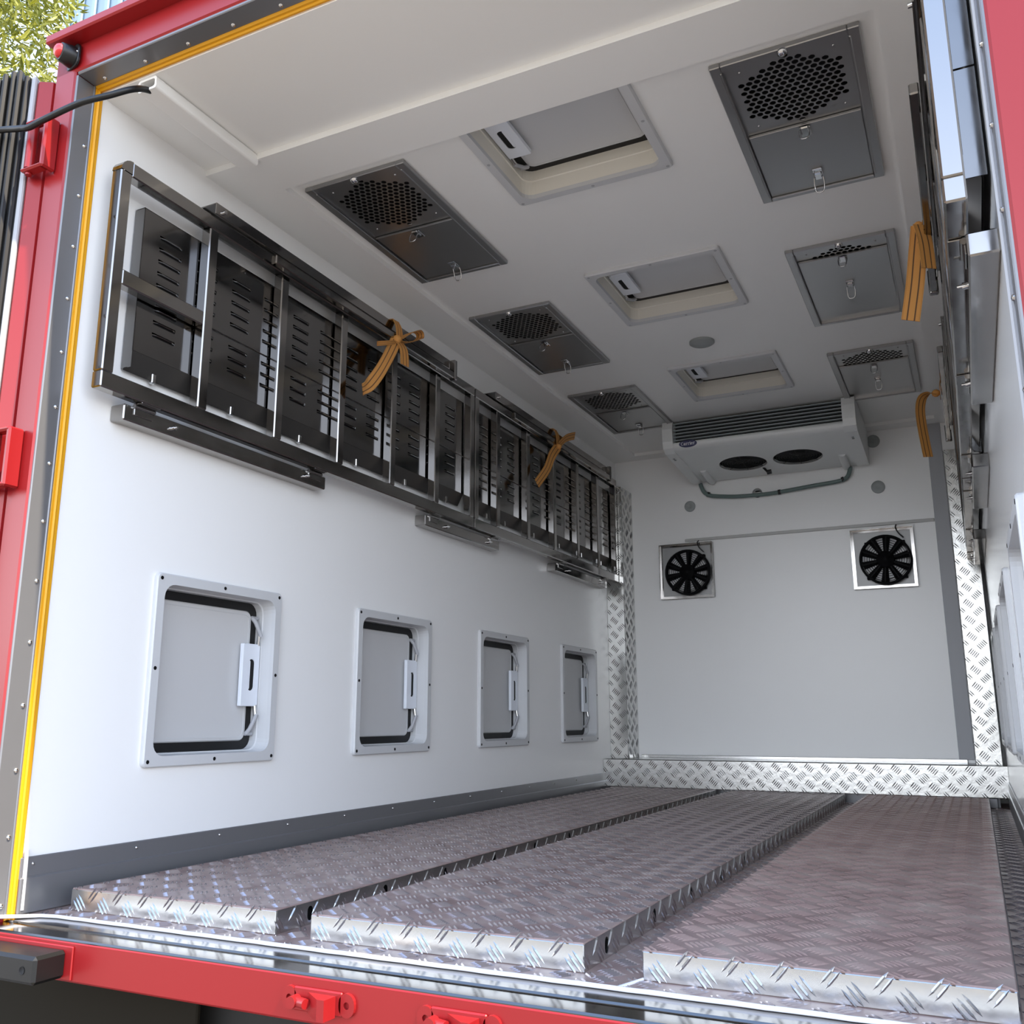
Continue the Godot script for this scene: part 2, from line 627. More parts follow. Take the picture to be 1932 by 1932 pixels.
# ---------------------------------------------------------------- the world around the truck
func outside() -> void:
	var mb := MB.new()
	mb.box(V(-40, -EYE - 0.2, -40), V(40, -EYE, 40))
	solo("ground", mb, M.ground, "bare ground in shade under the truck", "ground", V(0, -EYE, 0), "", "structure")
	mb = MB.new()
	mb.box(V(-1.9, -0.62, -5.3), V(0.14, FL - 0.06, -1.6))
	mb.box(V(-1.35, -0.85, -5.3), V(-1.25, -0.62, -1.6))
	mb.box(V(-0.5, -0.85, -5.3), V(-0.4, -0.62, -1.6))
	solo("chassis", mb, M.chassis, "dark underframe below the red sill of the truck", "chassis", V(-0.88, -0.85, -3.3))
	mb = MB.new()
	mb.box(V(-2.2, -1.3, -1.56), V(-1.45, -0.484, -1.548), 0.003)  # added dark panel in place of the shaded ground below the sill
	solo("shade_panel", mb, M.shade_brown, "added dull brown-black panel standing for the shade under the left end of the red sill", "shade panel", V(-1.43, -1.3, -1.55))
	# tree
	var rng := RandomNumberGenerator.new()
	rng.seed = 71
	var tp := V(-8.35, -EYE, -3.2)
	var t := thing("leafy_tree", "sunlit yellow-green tree behind the black door gasket", "tree", tp)
	mb = MB.new()
	mb.tube(smooth_path(PackedVector3Array([tp, tp + V(0.1, 1.6, 0), tp + V(-0.1, 3.4, 0.1), tp + V(0.1, 8.6, 0)])), 0.16, 10)
	for k in 14:
		var a := k * 2.4
		var y := 2.6 + k * 0.4
		mb.tube(PackedVector3Array([tp + V(0, y, 0), tp + V(cos(a) * 0.8, y + 0.7, sin(a) * 0.8), tp + V(cos(a) * 1.6, y + 1.3, sin(a) * 1.6)]), 0.035, 6)
	part("trunk", mb, M.bark, t, tp)
	var leaf := MB.new()
	var q := [V(0, 0, 0), V(0.016, 0.035, 0.006), V(0.011, 0.085, 0), V(0, 0.125, -0.015), V(-0.011, 0.085, 0), V(-0.016, 0.035, 0.006)]
	leaf.tri(q[0], q[1], q[2]); leaf.tri(q[0], q[2], q[3]); leaf.tri(q[0], q[3], q[4]); leaf.tri(q[0], q[4], q[5])
	var mm := MultiMesh.new()
	mm.transform_format = MultiMesh.TRANSFORM_3D
	mm.use_colors = true
	mm.mesh = leaf.mesh()
	mm.instance_count = 120000
	for i in mm.instance_count:
		# clumps on a tall crown
		var a := rng.randf() * TAU
		var y := rng.randf()
		var rad := 2.5 * sqrt(maxf(0.02, 1.0 - pow(absf(y - 0.42) / 0.62, 2.0))) * sqrt(rng.randf_range(0.04, 1.0))
		var p := V(cos(a) * rad, 2.2 + y * 9.5, sin(a) * rad)
		p += V(sin(p.y * 3.1 + a * 3.0), sin(p.x * 4.0), cos(p.y * 2.7 + a * 2.0)) * 0.16
		var b := Basis.from_euler(V(rng.randf_range(-2.4, 2.4), rng.randf() * TAU, rng.randf_range(-1.2, 1.2))).scaled(Vector3.ONE * rng.randf_range(0.5, 1.05))
		mm.set_instance_transform(i, Transform3D(b, p))
		var g := rng.randf()
		mm.set_instance_color(i, Color(0.16, 0.18, 0.03).lerp(Color(0.6, 0.57, 0.13), g * g))
	var crown := MultiMeshInstance3D.new()
	crown.name = "crown"
	crown.multimesh = mm
	crown.material_override = M.leaf
	crown.set_meta("kind", "stuff")
	t.add_child(crown, true)
	# pale ribbed shed behind the roof edge
	var sp := V(-9.2, -EYE, -9.0)
	t = thing("metal_shed", "pale blue-white ribbed metal building above the red roof rail", "building", sp)
	mb = MB.new()
	mb.box(sp + V(-3.6, 0, -3), sp + V(3.2, 17, 0))
	part("wall_body", mb, M.shed, t, sp)
	var ribm := MB.new()
	ribm.box(V(-0.05, 0, 0), V(0.05, 17, 0.05), 0.015)
	var rm := ribm.mesh()
	for k in 22:
		mesh_node("wall_rib", rm, M.shed, t, V(-3.5 + 0.31 * k, 0, 0))


# ---------------------------------------------------------------- doorway: red frame, reveal, seal, sill, lamp, cable, door leaf
func doorway() -> void:
	var zr := -1.345
	var rv := rivet_mesh(0.0055)
	# posts
	for s in 2:
		var X := func(a: float) -> float: return a if s == 0 else -1.745 - a
		var nm := "left" if s == 0 else "right"
		var mb := MB.new()
		mb.box(V(X.call(-1.925), -0.5, ZF - 0.02), V(X.call(-1.853), 1.645, zr), 0.004)
		var bp := V(X.call(-1.89), -0.5, -1.38)
		solo("trim_1" if s == 0 else "trim_2", mb, M.red, "glossy red steel post on the %s of the rear doorway" % nm, "door post", bp, "", "structure")
		mb = MB.new()
		mb.box(V(X.call(-1.858), FL, -1.402), V(X.call(-1.848), 1.56, zr - 0.004), 0.002)
		mb.box(V(X.call(-1.856), FL, -1.402), V(X.call(-1.845), 1.56, -1.396), 0.002)
		var o := solo("reveal_strip", mb, M.grey_alu, "brushed grey metal reveal strip with rivets inside the %s red post" % nm, "trim", bp, "", "structure")
		for k in 15:
			var y := 1.383 - 0.1353 * k
			if y > FL + 0.02:
				var r := mesh_node("rivet", rv, M.chrome, o, V(X.call(-1.848), y, -1.388) - bp)
				r.basis = Basis(Vector3.UP, PI / 2 if s == 0 else -PI / 2)
		mb = MB.new()
		mb.box(V(X.call(-1.862), FL - 0.01, -1.428), V(X.call(-1.846), 1.56, -1.40), 0.004)
		mb.box(V(X.call(-1.862), FL - 0.01, -1.416), V(X.call(-1.842), 1.56, -1.409), 0.003)
		solo("seal_strip", mb, M.yellow if s == 0 else M.trim_grey, ("yellow edge strip between left wall lining and the grey reveal" if s == 0 else "pale edge strip between the right wall lining and right red post"), "seal", bp, "", "structure")
	# header
	var hb := V(-0.88, 1.6, -1.38)
	var mb := MB.new()
	mb.box(V(-1.925, 1.567, ZF - 0.02), V(0.18, 1.655, zr), 0.004)
	mb.box(V(-1.925, 1.64, ZF - 0.02), V(0.18, 1.665, -1.305), 0.004)
	solo("trim_3", mb, M.red, "red header beam with a projecting drip ledge above the doorway", "header", hb, "", "structure")
	mb = MB.new()
	mb.box(V(-1.85, 1.56, -1.402), V(WR, 1.572, zr - 0.004), 0.002)
	var o := solo("reveal_strip", mb, M.grey_alu, "brushed grey metal reveal strip under the red header beam", "trim", hb, "", "structure")
	for k in 14:
		mesh_node("rivet", rv, M.chrome, o, V(-1.80 + 0.138 * k, 1.56, -1.388) - hb).basis = Basis(Vector3.RIGHT, PI / 2)
	mb = MB.new()
	mb.box(V(-1.85, 1.555, -1.428), V(WR, 1.572, -1.40), 0.004)
	mb.box(V(-1.85, 1.551, -1.416), V(WR, 1.572, -1.409), 0.003)
	solo("seal_strip", mb, M.yellow, "yellow edge strip along the ceiling under the red header", "seal", hb, "", "structure")
	# sill
	var sb := V(-0.88, -0.48, zr)
	mb = MB.new()
	mb.box(V(-1.925, -0.482, ZF - 0.03), V(0.18, -0.41, zr), 0.004)
	solo("trim_4", mb, M.red, "red sill beam across the bottom of the rear doorway", "sill", sb, "", "structure")
	mb = MB.new()
	mb.box(V(-1.853, -0.43, -1.46), V(0.108, -0.404, -1.40), 0.003)
	mb.box(V(-1.853, -0.43, -1.402), V(0.108, -0.4075, zr - 0.002), 0.003)
	solo("threshold_plate", mb, M.lip, "polished metal threshold plate between the floor edge and red sill", "threshold", V(-0.88, -0.41, -1.4), "", "structure")
	mb = MB.new()
	var bead := PackedVector3Array()
	bead.append(V(-1.862, -0.39, -1.36)); bead.append(V(-1.85, -0.395, -1.38)); bead.append(V(-1.835, -0.399, -1.415)); bead.append(V(-1.80, -0.4, -1.447))
	for k in 46:
		bead.append(V(-1.76 + k * 0.0402, -0.4, -1.456 + 0.0012 * sin(k * 2.3)))
	mb.tube(bead, 0.0038, 8)
	mb.tube(PackedVector3Array([V(-1.843, -0.27, -1.431), V(-1.841, -0.39, -1.431)]), 0.0045, 8)
	mb.tube(PackedVector3Array([V(-0.505, -0.399, -1.53), V(-0.53, -0.399, -1.456)]), 0.003, 6)
	solo("sealant_bead", mb, M.seal, "white sealant bead along the front edge of the floor", "sealant", V(-0.88, -0.4, -1.45), "", "structure")
	# latch keepers on the sill
	for k in 2:
		var cx: float = [-1.002, -0.742][k]
		var kb := V(cx, -0.445, zr)
		var t := thing("latch_keeper", ["red steel latch keeper on the sill, further left of the two", "red steel latch keeper on the sill, cut off by the bottom edge"][k], "latch", kb, "latch keepers on the red sill")
		mb = MB.new()
		var F := Transform3D(Basis.IDENTITY, kb)
		for s in [-1, 1]:
			var hole := shifted(rrect(0.011, 0.011, 0.0054, 4), Vector2(s * 0.057, 0))
			var outer := shifted(rrect(0.03, 0.036, 0.0148, 4), Vector2(s * 0.057, 0))
			mb.ring(F, outer, hole, 0.0, 0.006)
		mb.box(kb + V(-0.048, -0.018, 0), kb + V(0.048, 0.018, 0.006), 0.002)
		part("base_plate", mb, M.red, t, kb)
		mb = MB.new()
		var pts := [[-0.018, 0.006], [0.02, 0.034], [0.034, 0.034], [0.036, 0.006]]
		for i in 3:
			var a: Array = pts[i]
			var b: Array = pts[i + 1]
			mb.quad(kb + V(a[0], -0.02, a[1]), kb + V(a[0], 0.012, a[1]), kb + V(b[0], 0.012, b[1]), kb + V(b[0], -0.02, b[1]))
		for y in [-0.02, 0.012]:
			mb.quad(kb + V(pts[0][0], y, pts[0][1]), kb + V(pts[1][0], y, pts[1][1]), kb + V(pts[2][0], y, pts[2][1]), kb + V(pts[3][0], y, pts[3][1]))
		part("wedge", mb, M.red, t, kb)
		mb = MB.new()
		mb.rod(kb + V(-0.038, -0.002, 0.012), kb + V(-0.012, -0.002, 0.02), 0.008, 12)
		mb.rod(kb + V(-0.04, -0.002, 0.006), kb + V(-0.04, -0.002, 0.024), 0.0095, 12)
		part("roller", mb, M.red, t, kb)
	# rubber buffer
	var bb := V(-1.72, -0.452, zr)
	var t := thing("rubber_buffer", "black rubber loading buffer bolted on the left end of the red sill", "buffer", bb)
	mb = MB.new()
	mb.box(V(-1.92, -0.474, zr), V(-1.59, -0.425, -1.275), 0.006)
	part("block", mb, M.black, t, bb)
	mb = MB.new()
	mb.lathe(Transform3D(Basis.IDENTITY, V(-1.622, -0.45, -1.2748)), PackedVector2Array([Vector2(0.0075, 0.0006), Vector2(0.0065, 0.0008), Vector2(0.006, 0.0002), Vector2(0, 0.0001)]), 16)
	part("bolt_hole", mb, M.void, t, bb)
	mb = MB.new()
	mb.box(V(-1.92, -0.478, zr), V(-1.572, -0.418, zr + 0.004), 0.002)
	part("backing_plate", mb, M.red, t, bb)
	# marker lamp at the top corner
	var lb := V(-1.862, 1.606, zr)
	t = thing("marker_lamp", "small round red marker lamp in a black housing at the top left corner", "lamp", lb)
	var F := Transform3D(Basis(Vector3.UP, -0.25), lb)
	mb = MB.new()
	mb.slab(F, rrect(0.064, 0.062, 0.018), 0.0, 0.006, 0.002)
	mb.lathe(F, PackedVector2Array([Vector2(0.028, 0.004), Vector2(0.027, 0.012), Vector2(0.0225, 0.036), Vector2(0.0195, 0.038), Vector2(0.018, 0.034)]), 24)
	part("housing", mb, M.black, t, lb)
	mb = MB.new()
	mb.lathe(F, PackedVector2Array([Vector2(0.0185, 0.034), Vector2(0.0175, 0.041), Vector2(0.013, 0.047), Vector2(0.006, 0.05), Vector2(0, 0.0505)]), 20)
	part("lens", mb, M.lens, t, lb)
	mb = MB.new()
	mb.lathe(F * Transform3D(Basis.IDENTITY, V(0.026, 0.004, 0.006)), PackedVector2Array([Vector2(0.0035, 0), Vector2(0.003, 0.002), Vector2(0, 0.003)]), 10)
	part("screw", mb, M.chrome, t, lb)
	# cable
	mb = MB.new()
	mb.tube(smooth_path(PackedVector3Array([V(-1.70, 1.526, -1.6), V(-1.695, 1.526, -1.47), V(-1.692, 1.516, -1.425), V(-1.69, 1.486, -1.38), V(-1.724, 1.457, -1.345), V(-1.785, 1.436, -1.315), V(-1.867, 1.403, -1.29), V(-1.908, 1.387, -1.28), V(-1.935, 1.39, -1.277), V(-2.002, 1.402, -1.27), V(-2.10, 1.40, -1.24), V(-2.25, 1.36, -1.2), V(-2.45, 1.15, -1.2), V(-2.55, 0.7, -1.25), V(-2.58, 0.0, -1.3), V(-2.58, -1.0, -1.3), V(-2.65, -1.535, -1.3), V(-2.9, -1.541, -1.3)])), 0.0078, 10)
	solo("power_cable", mb, M.black, "black cable running from the ceiling duct out over the red post", "cable", V(-1.72, 1.45, -1.34))
	# left door leaf, swung right round
	var dp := V(-1.942, -0.42, -1.345)
	t = thing("door_1", "left rear door leaf swung open, its red edge and ribbed black gasket showing", "door", dp)
	t.set_meta("kind", "structure")
	t.basis = Basis(V(-0.87, 0, 0.5).normalized(), Vector3.UP, V(-0.5, 0, -0.87).normalized())
	mb = MB.new()
	mb.box(V(-0.012, 0, 0), V(0.032, 1.99, 0.93), 0.005)
	mesh_node("door_panel", mb.mesh(), M.red, t)
	mb = MB.new()
	mb.box(V(0.033, 0, -0.003), V(0.047, 2.0, 0.93), 0.003)
	mesh_node("edge_strip", mb.mesh(), M.trim_grey, t)
	for k in 5:
		mb = MB.new()
		var x := 0.048 + k * 0.017
		mb.box(V(x, 0, -0.012 - 0.004 * (k % 2)), V(x + 0.013, 2.015 - 0.012 * absf(k - 1.5), 0.03), 0.005)
		mb.box(V(x - 0.002, 0, -0.002), V(x + 0.017, 1.985, 0.92))
		mesh_node("gasket_lip", mb.mesh(), M.rubber, t)
	# hinges
	for k in 2:
		var y: float = [1.365, 0.575][k]
		var hp := V(-1.945, y, -1.318)
		var h := thing("door_hinge", ["red steel hinge on the left post, upper of two below the cable", "red steel hinge on the left post, lower one at the photo's left edge"][k], "hinge", hp, "hinges of the left door")
		mb = MB.new()
		mb.rod(hp + V(0, -0.058, 0), hp + V(0, 0.058, 0), 0.0125, 14)
		part("barrel", mb, M.red, h, hp)
		mb = MB.new()
		mb.rod(hp + V(0, -0.075, 0), hp + V(0, 0.072, 0), 0.008, 12)
		part("pin", mb, M.red, h, hp)
		for s in [-1, 1]:
			mb = MB.new()
			mb.box(hp + V(-0.016, s * 0.064 - 0.005, -0.014), hp + V(0.058, s * 0.064 + 0.005, 0.014), 0.004)
			part("ear", mb, M.red, h, hp)
		mb = MB.new()
		mb.box(hp + V(0.048, -0.069, -0.026), hp + V(0.062, 0.069, 0.012), 0.004)
		part("leaf", mb, M.red, h, hp)


# ---------------------------------------------------------------- raised platforms, step, corner guards
func floor_parts() -> void:
	var xs := [[-1.795, -1.238], [-1.155, -0.608], [-0.509, 0.0145]]
	var lab := ["raised tread plate platform along the left wall, leftmost of the three", "raised tread plate platform in the middle between two floor channels", "raised dusty tread plate platform along the right wall"]
	var h := 0.045
	var zf := -1.515
	var zb := -4.93
	for i in 3:
		var x0: float = xs[i][0]
		var x1: float = xs[i][1]
		var b := V((x0 + x1) / 2, FL, (zf + zb) / 2)
		var t := thing("floor_platform", lab[i], "platform", b, "raised platforms on the truck floor")
		var mb := MB.new()
		var y := FL + h
		mb.box(V(x0, y - 0.004, zf), V(x1, y, zb), 0.0018)
		var top := part("top_plate", mb, M.film, t, b)
		treads(top, b, V(x0, y, zf), V(x1 - x0, 0, 0), V(0, 0, zb - zf), M.film_bar if i < 2 else M.film)
		mb = MB.new()
		mb.box(V(x0, FL, zf - 0.004), V(x1, y - 0.002, zf + 0.001), 0.0015)
		var fr := part("front_plate", mb, M.tread, t, b)
		treads(fr, b, V(x0, FL, zf + 0.001), V(x1 - x0, 0, 0), V(0, h, 0), M.bar, 0.072, Vector2(0.02, 0.008))
		# side plates, right one pierced by drain slots
		mb = MB.new()
		mb.box(V(x0, FL, zb), V(x0 + 0.004, y - 0.002, zf - 0.004))
		part("side_plate", mb, M.tread, t, b)
		mb = MB.new()
		var F := Transform3D(Basis(V(0, 0, -1), V(0, 1, 0), V(1, 0, 0)), Vector3.ZERO)
		var zs := []
		for k in 12:
			zs.append(-1.62 - 0.271 * k)
		var prev := zf - 0.004
		for z in zs:
			mb.box(V(x1 - 0.004, FL, z + 0.03), V(x1, y - 0.002, prev))
			prev = z - 0.03
			var C := Transform3D(F.basis, V(x1 - 0.004, FL + 0.0215, z))
			mb.ring(C, rrect(0.06, 0.043, 0.00002, 4), rrect(0.017, 0.027, 0.0084, 4), 0.0, 0.004)
		mb.box(V(x1 - 0.004, FL, zb), V(x1, y - 0.002, prev))
		var sd := part("side_plate", mb, M.tread, t, b)
		treads(sd, b, V(x1, FL, zf), V(0, 0, zb - zf), V(0, h - 0.004, 0), M.bar, 0.072, Vector2(0.0, 0.008))
		mb = MB.new()
		mb.box(V(x0 + 0.01, FL + 0.001, zb), V(x1 - 0.012, y - 0.01, zf - 0.01))
		part("core", mb, M.void, t, b)
	# step across the back
	var b := V(-0.88, FL, -5.09)
	var t := thing("tread_step", "low bright tread plate step running across the foot of the back wall", "step", b)
	var mb := MB.new()
	mb.box(V(WL + 0.001, FL + 0.046, -5.0), V(WR, -0.2134, -4.936), 0.0015)
	var face := part("riser", mb, M.tread, t, b)
	treads(face, b, V(WL, -0.357, -4.936), V(WR - WL - 0.012, 0, 0), V(0, 0.144, 0), M.bar, 0.08)
	mb = MB.new()
	mb.box(V(WL + 0.001, -0.225, ZB + 0.001), V(WR, -0.2134, -4.94))
	part("top_plate", mb, M.tread, t, b)
	mb = MB.new()
	mb.box(V(WL + 0.12, -0.214, ZB + 0.001), V(-0.06, -0.197, ZB + 0.014), 0.002)
	part("back_flange", mb, M.bar, t, b)
	mb = MB.new()
	mb.box(V(WL + 0.002, FL, ZB + 0.02), V(0.06, -0.226, -5.0))
	mb.box(V(-0.04, FL + 0.0, -4.99), V(0.05, FL + 0.044, -4.94), 0.003)
	part("core", mb, M.grey_alu, t, b)
	# corner guards
	for s in 2:
		var gb := V(-1.8 if s == 0 else 0.04, -0.21, -5.1)
		t = thing("corner_guard", ["bright tread plate corner guard rising behind the end of the left folding rack", "bright tread plate corner guard in the right rear corner"][s], "corner guard", gb, "tread plate guards in the back corners")
		var x0: float = WL if s == 0 else 0.088
		var x1: float = -1.748 if s == 0 else -0.024
		var z1 := -5.06
		mb = MB.new()
		mb.box(V(minf(x0, x1), -0.213, z1 - 0.004), V(maxf(x0, x1), 1.33, z1), 0.0015)
		var f1 := part("front_face", mb, M.tread, t, gb)
		treads(f1, gb, V(minf(x0, x1), -0.213, z1), V(absf(x1 - x0), 0, 0), V(0, 1.543, 0), M.bar, 0.08)
		mb = MB.new()
		var xo := x1 - 0.004 if s == 0 else x1 + 0.004
		mb.box(V(minf(x1, xo), -0.213, ZB + 0.001), V(maxf(x1, xo), 1.33, z1 - 0.002), 0.0015)
		var f2 := part("side_face", mb, M.tread, t, gb)
		if s == 0:
			treads(f2, gb, V(x1, -0.213, z1), V(0, 0, ZB - z1), V(0, 1.543, 0), M.bar, 0.08)
		else:
			treads(f2, gb, V(x1, -0.213, ZB), V(0, 0, z1 - ZB), V(0, 1.543, 0), M.bar, 0.08)
		mb = MB.new()
		mb.box(V(minf(x0, x1) + 0.005, 1.31, ZB + 0.002), V(maxf(x0, x1) - 0.005, 1.325, z1 - 0.005))
		part("cap_plate", mb, M.tread, t, gb)


# ---------------------------------------------------------------- hatches
func make_hatch(t: Node3D, depth: float, roof: bool) -> void:
	var I := Transform3D.IDENTITY
	var body: Material = M.cream if roof else M.hatch
	var mb := MB.new()
	mb.ring(I, rrect(0.484, 0.484, 0.014), rrect(0.43, 0.43, 0.034), 0.0, 0.013, 0.004)
	mesh_node("frame", mb.mesh(), M.hatch, t)
	mb = MB.new()
	# tub: draws in a little with a step half way
	var a := rrect(0.43, 0.43, 0.034)
	var bq := rrect(0.425, 0.425, 0.034)
	var c := rrect(0.419, 0.419, 0.034)
	var n := a.size()
	for k in n:
		var j := (k + 1) % n
		var h := depth * 0.55
		mb.quad(V(a[k].x, a[k].y, 0.0), V(bq[k].x, bq[k].y, -h), V(bq[j].x, bq[j].y, -h), V(a[j].x, a[j].y, 0.0))
		mb.quad(V(bq[k].x, bq[k].y, -h), V(c[k].x, c[k].y, -h - 0.002), V(c[j].x, c[j].y, -h - 0.002), V(bq[j].x, bq[j].y, -h))
		mb.quad(V(c[k].x, c[k].y, -h - 0.002), V(c[k].x, c[k].y, -depth), V(c[j].x, c[j].y, -depth), V(c[j].x, c[j].y, -h - 0.002))
	mb.ring(I, rrect(0.46, 0.46, 0.034), rrect(0.4, 0.4, 0.034), -depth - 0.012, -depth - 0.01)
	mesh_node("tub", mb.mesh(), body, t)
	mb = MB.new()
	mb.ring(I, rrect(0.424, 0.424, 0.034), rrect(0.37, 0.37, 0.022), -depth - 0.009, -depth, 0.0)
	mesh_node("gasket", mb.mesh(), M.rubber, t)
	mb = MB.new()
	mb.slab(I, rrect(0.372, 0.372, 0.022), -depth - 0.012, -depth + 0.004, 0.005)
	mb.slab(I, rrect(0.45, 0.45, 0.03), -depth - 0.03, -depth - 0.011)
	var door := mesh_node("lid", mb.mesh(), M.hatch if roof else M.door_panel, t)
	mb = MB.new()
	mb.ring(I, rrect(0.352, 0.352, 0.018), rrect(0.346, 0.346, 0.016), -depth + 0.0035, -depth + 0.0052)
	mesh_node("lid_bead", mb.mesh(), M.hatch, door)
	# latch
	mb = MB.new()
	var zl := -depth + 0.014
	var zh := -depth + 0.026
	var L := Transform3D(Basis.IDENTITY, V(0.169, 0, 0))
	mb.ring(L, rrect(0.07, 0.178, 0.004, 8), shifted(rrect(0.026, 0.09, 0.0128, 8), Vector2(0.002, 0)), zl, zh, 0.002)
	mesh_node("latch_plate", mb.mesh(), M.plastic, t)
	mb = MB.new()
	mb.slab(Transform3D(Basis.IDENTITY, V(0.1635, 0, 0)), rrect(0.009, 0.088, 0.0044), zl - 0.004, zl + 0.0105, 0.003)
	mesh_node("grip_lip", mb.mesh(), M.plastic, t)
	mb = MB.new()
	mb.slab(Transform3D(Basis.IDENTITY, V(0.171, 0, 0)), rrect(0.0262, 0.0902, 0.0128), zl - 0.001, zl + 0.0095)
	mesh_node("grip_recess", mb.mesh(), M.void, t)
	for s in [-1.0, 1.0]:
		mb = MB.new()
		mb.rod(V(0.199, s * 0.086, zl + 0.008), V(0.199, s * 0.118, zl + 0.012), 0.0055, 10)
		mesh_node("latch_rod", mb.mesh(), M.chrome, t)
	for s in [-1.0, 1.0]:
		mb = MB.new()
		mb.tube(PackedVector3Array([V(0.201, s * 0.112, zl + 0.014), V(0.196, s * 0.126, zl + 0.012), V(0.186, s * 0.152, zl + 0.006), V(0.182, s * 0.166, zl - 0.004)]), 0.0062, 8)
		mb.rod(V(0.18, s * 0.166, zl - 0.006), V(0.204, s * 0.166, zl - 0.004), 0.006, 8)
		mesh_node("latch_arm", mb.mesh(), M.trim_grey, t)
	if not roof:
		for s in [-1.0, 1.0]:
			mb = MB.new()
			mb.box(V(-0.2, s * 0.13 - 0.022, -depth + 0.002), V(-0.186, s * 0.13 + 0.022, -depth + 0.016), 0.003)
			mesh_node("hinge_block", mb.mesh(), M.black, t)
	var sc := MB.new()
	sc.lathe(I, PackedVector2Array([Vector2(0.0052, 0.0), Vector2(0.0045, 0.0012), Vector2(0.0025, 0.0006), Vector2(0, 0.0004)]), 10)
	var scm := sc.mesh()
	for p in [[-1, -1], [0, -1], [1, -1], [-1, 0], [1, 0], [-1, 1], [0, 1], [1, 1]]:
		mesh_node("screw", scm, M.trim_grey if roof else M.slot, t, V(p[0] * 0.228, p[1] * 0.228, 0.0128))


func hatches() -> void:
	var lab := ["white square hatch low on the left wall, nearest the doorway", "white square hatch on the left wall, second from the doorway", "white square hatch on the left wall, third from the doorway", "white square hatch on the left wall beside the tread plate corner guard"]
	var first: Node3D
	for i in 4:
		var t: Node3D
		if i == 0:
			t = thing("wall_hatch", lab[0], "hatch", V(WL, HY, HZ[0]), "square hatches in the left wall")
			make_hatch(t, 0.055, false)
			first = t
		else:
			t = first.duplicate()
			t.name = numbered("wall_hatch")
			add_child(t, true)
			t.position = V(WL, HY + EYE, HZ[i])
			t.set_meta("label", lab[i])
		t.basis = Basis(V(0, 0, -1), V(0, 1, 0), V(1, 0, 0))
	lab = ["hatch on the glossy right wall seen edge-on, nearest one cut off by the photo edge", "hatch on the glossy right wall seen edge-on, second from the doorway", "hatch on the glossy right wall seen edge-on, third from the doorway", "hatch on the glossy right wall seen edge-on, next to the right corner guard"]
	for i in 4:
		var t: Node3D = first.duplicate()
		t.name = numbered("wall_hatch")
		add_child(t, true)
		t.position = V(WR, HY + EYE, HZ[i])
		t.basis = Basis(V(0, 0, 1), V(0, 1, 0), V(-1, 0, 0))
		t.set_meta("label", lab[i])
		t.set_meta("group", "square hatches in the right wall")
	lab = ["square roof hatch nearest the doorway, largest in view, with a black gasket strip", "square roof hatch in the middle of the ceiling, in front of the round cover", "square roof hatch just in front of the cooling unit"]
	for i in 3:
		var t: Node3D
		if i == 0:
			t = thing("roof_hatch", lab[0], "hatch", V(RX, CP, RZ[0]), "roof hatches in the ceiling")
			make_hatch(t, 0.075, true)
			first = t
		else:
			t = first.duplicate()
			t.name = numbered("roof_hatch")
			add_child(t, true)
			t.position = V(RX, CP + EYE, RZ[i])
			t.set_meta("label", lab[i])
		t.basis = Basis(V(-1, 0, 0), V(0, 0, -1), V(0, -1, 0))


# ---------------------------------------------------------------- ceiling vents (local: x = -world x, y = into the truck, z = down)
func perforated() -> ArrayMesh:
	var mb := MB.new()
	var I := Transform3D.IDENTITY
	var p := 0.0194
	var R := p / sqrt(3.0)
	var rect := PackedVector2Array([Vector2(-0.158, -0.155), Vector2(0.158, -0.155), Vector2(0.158, 0.155), Vector2(-0.158, 0.155)])
	var hole := PackedVector2Array()
	for k in 12:
		var a := TAU * k / 12 + PI / 6
		var rr := 0.0083 if k % 2 == 0 else 0.0078
		hole.append(Vector2(cos(a), sin(a)) * rr)
	for j in range(-12, 13):
		for i in range(-11, 12):
			var c := Vector2((i + 0.5 * (j & 1)) * p, j * R * 1.5)
			var hexa := PackedVector2Array()
			var twelve := PackedVector2Array()
			for k in 6:
				var a := PI / 3 * k + PI / 6
				hexa.append(c + Vector2(cos(a), sin(a)) * R)
			for k in 6:
				twelve.append(hexa[k])
				twelve.append((hexa[k] + hexa[(k + 1) % 6]) / 2)
			var hx := maxf(absf(c.x), absf(c.x) * 0.5 + absf(c.y) * 0.866)
			if hx < 0.125 and c.length() < 0.136:
				mb.ring(I, twelve, shifted(hole, c), -0.0015, 0.0, 0.0, true)
			else:
				for poly in Geometry2D.intersect_polygons(hexa, rect):
					for k in range(1, poly.size() - 1):
						mb.tri(V(poly[0].x, poly[0].y, 0), V(poly[k + 1].x, poly[k + 1].y, 0), V(poly[k].x, poly[k].y, 0))
	return mb.mesh()


func make_latch(t: Node3D, at: Vector3, dirn: float) -> void:
	# spring catch: base, hook and wire bail
	var mb := MB.new()
	mb.box(at + V(-0.014, -0.02 * dirn, 0.0), at + V(0.014, 0.022 * dirn, 0.006), 0.002)
	mb.box(at + V(-0.011, -0.004 * dirn, 0.004), at + V(0.011, 0.03 * dirn, 0.011), 0.003)
	var base := mesh_node("catch", mb.mesh(), M.chrome, t)
	mb = MB.new()
	mb.tube(smooth_path(PackedVector3Array([at + V(-0.0125, 0.02 * dirn, 0.008), at + V(-0.0135, 0.03 * dirn, 0.024), at + V(-0.009, 0.036 * dirn, 0.045), at + V(0.009, 0.036 * dirn, 0.045), at + V(0.0135, 0.03 * dirn, 0.024), at + V(0.0125, 0.02 * dirn, 0.008)]), 4), 0.0019, 6)
	mesh_node("wire_bail", mb.mesh(), M.chrome, base)


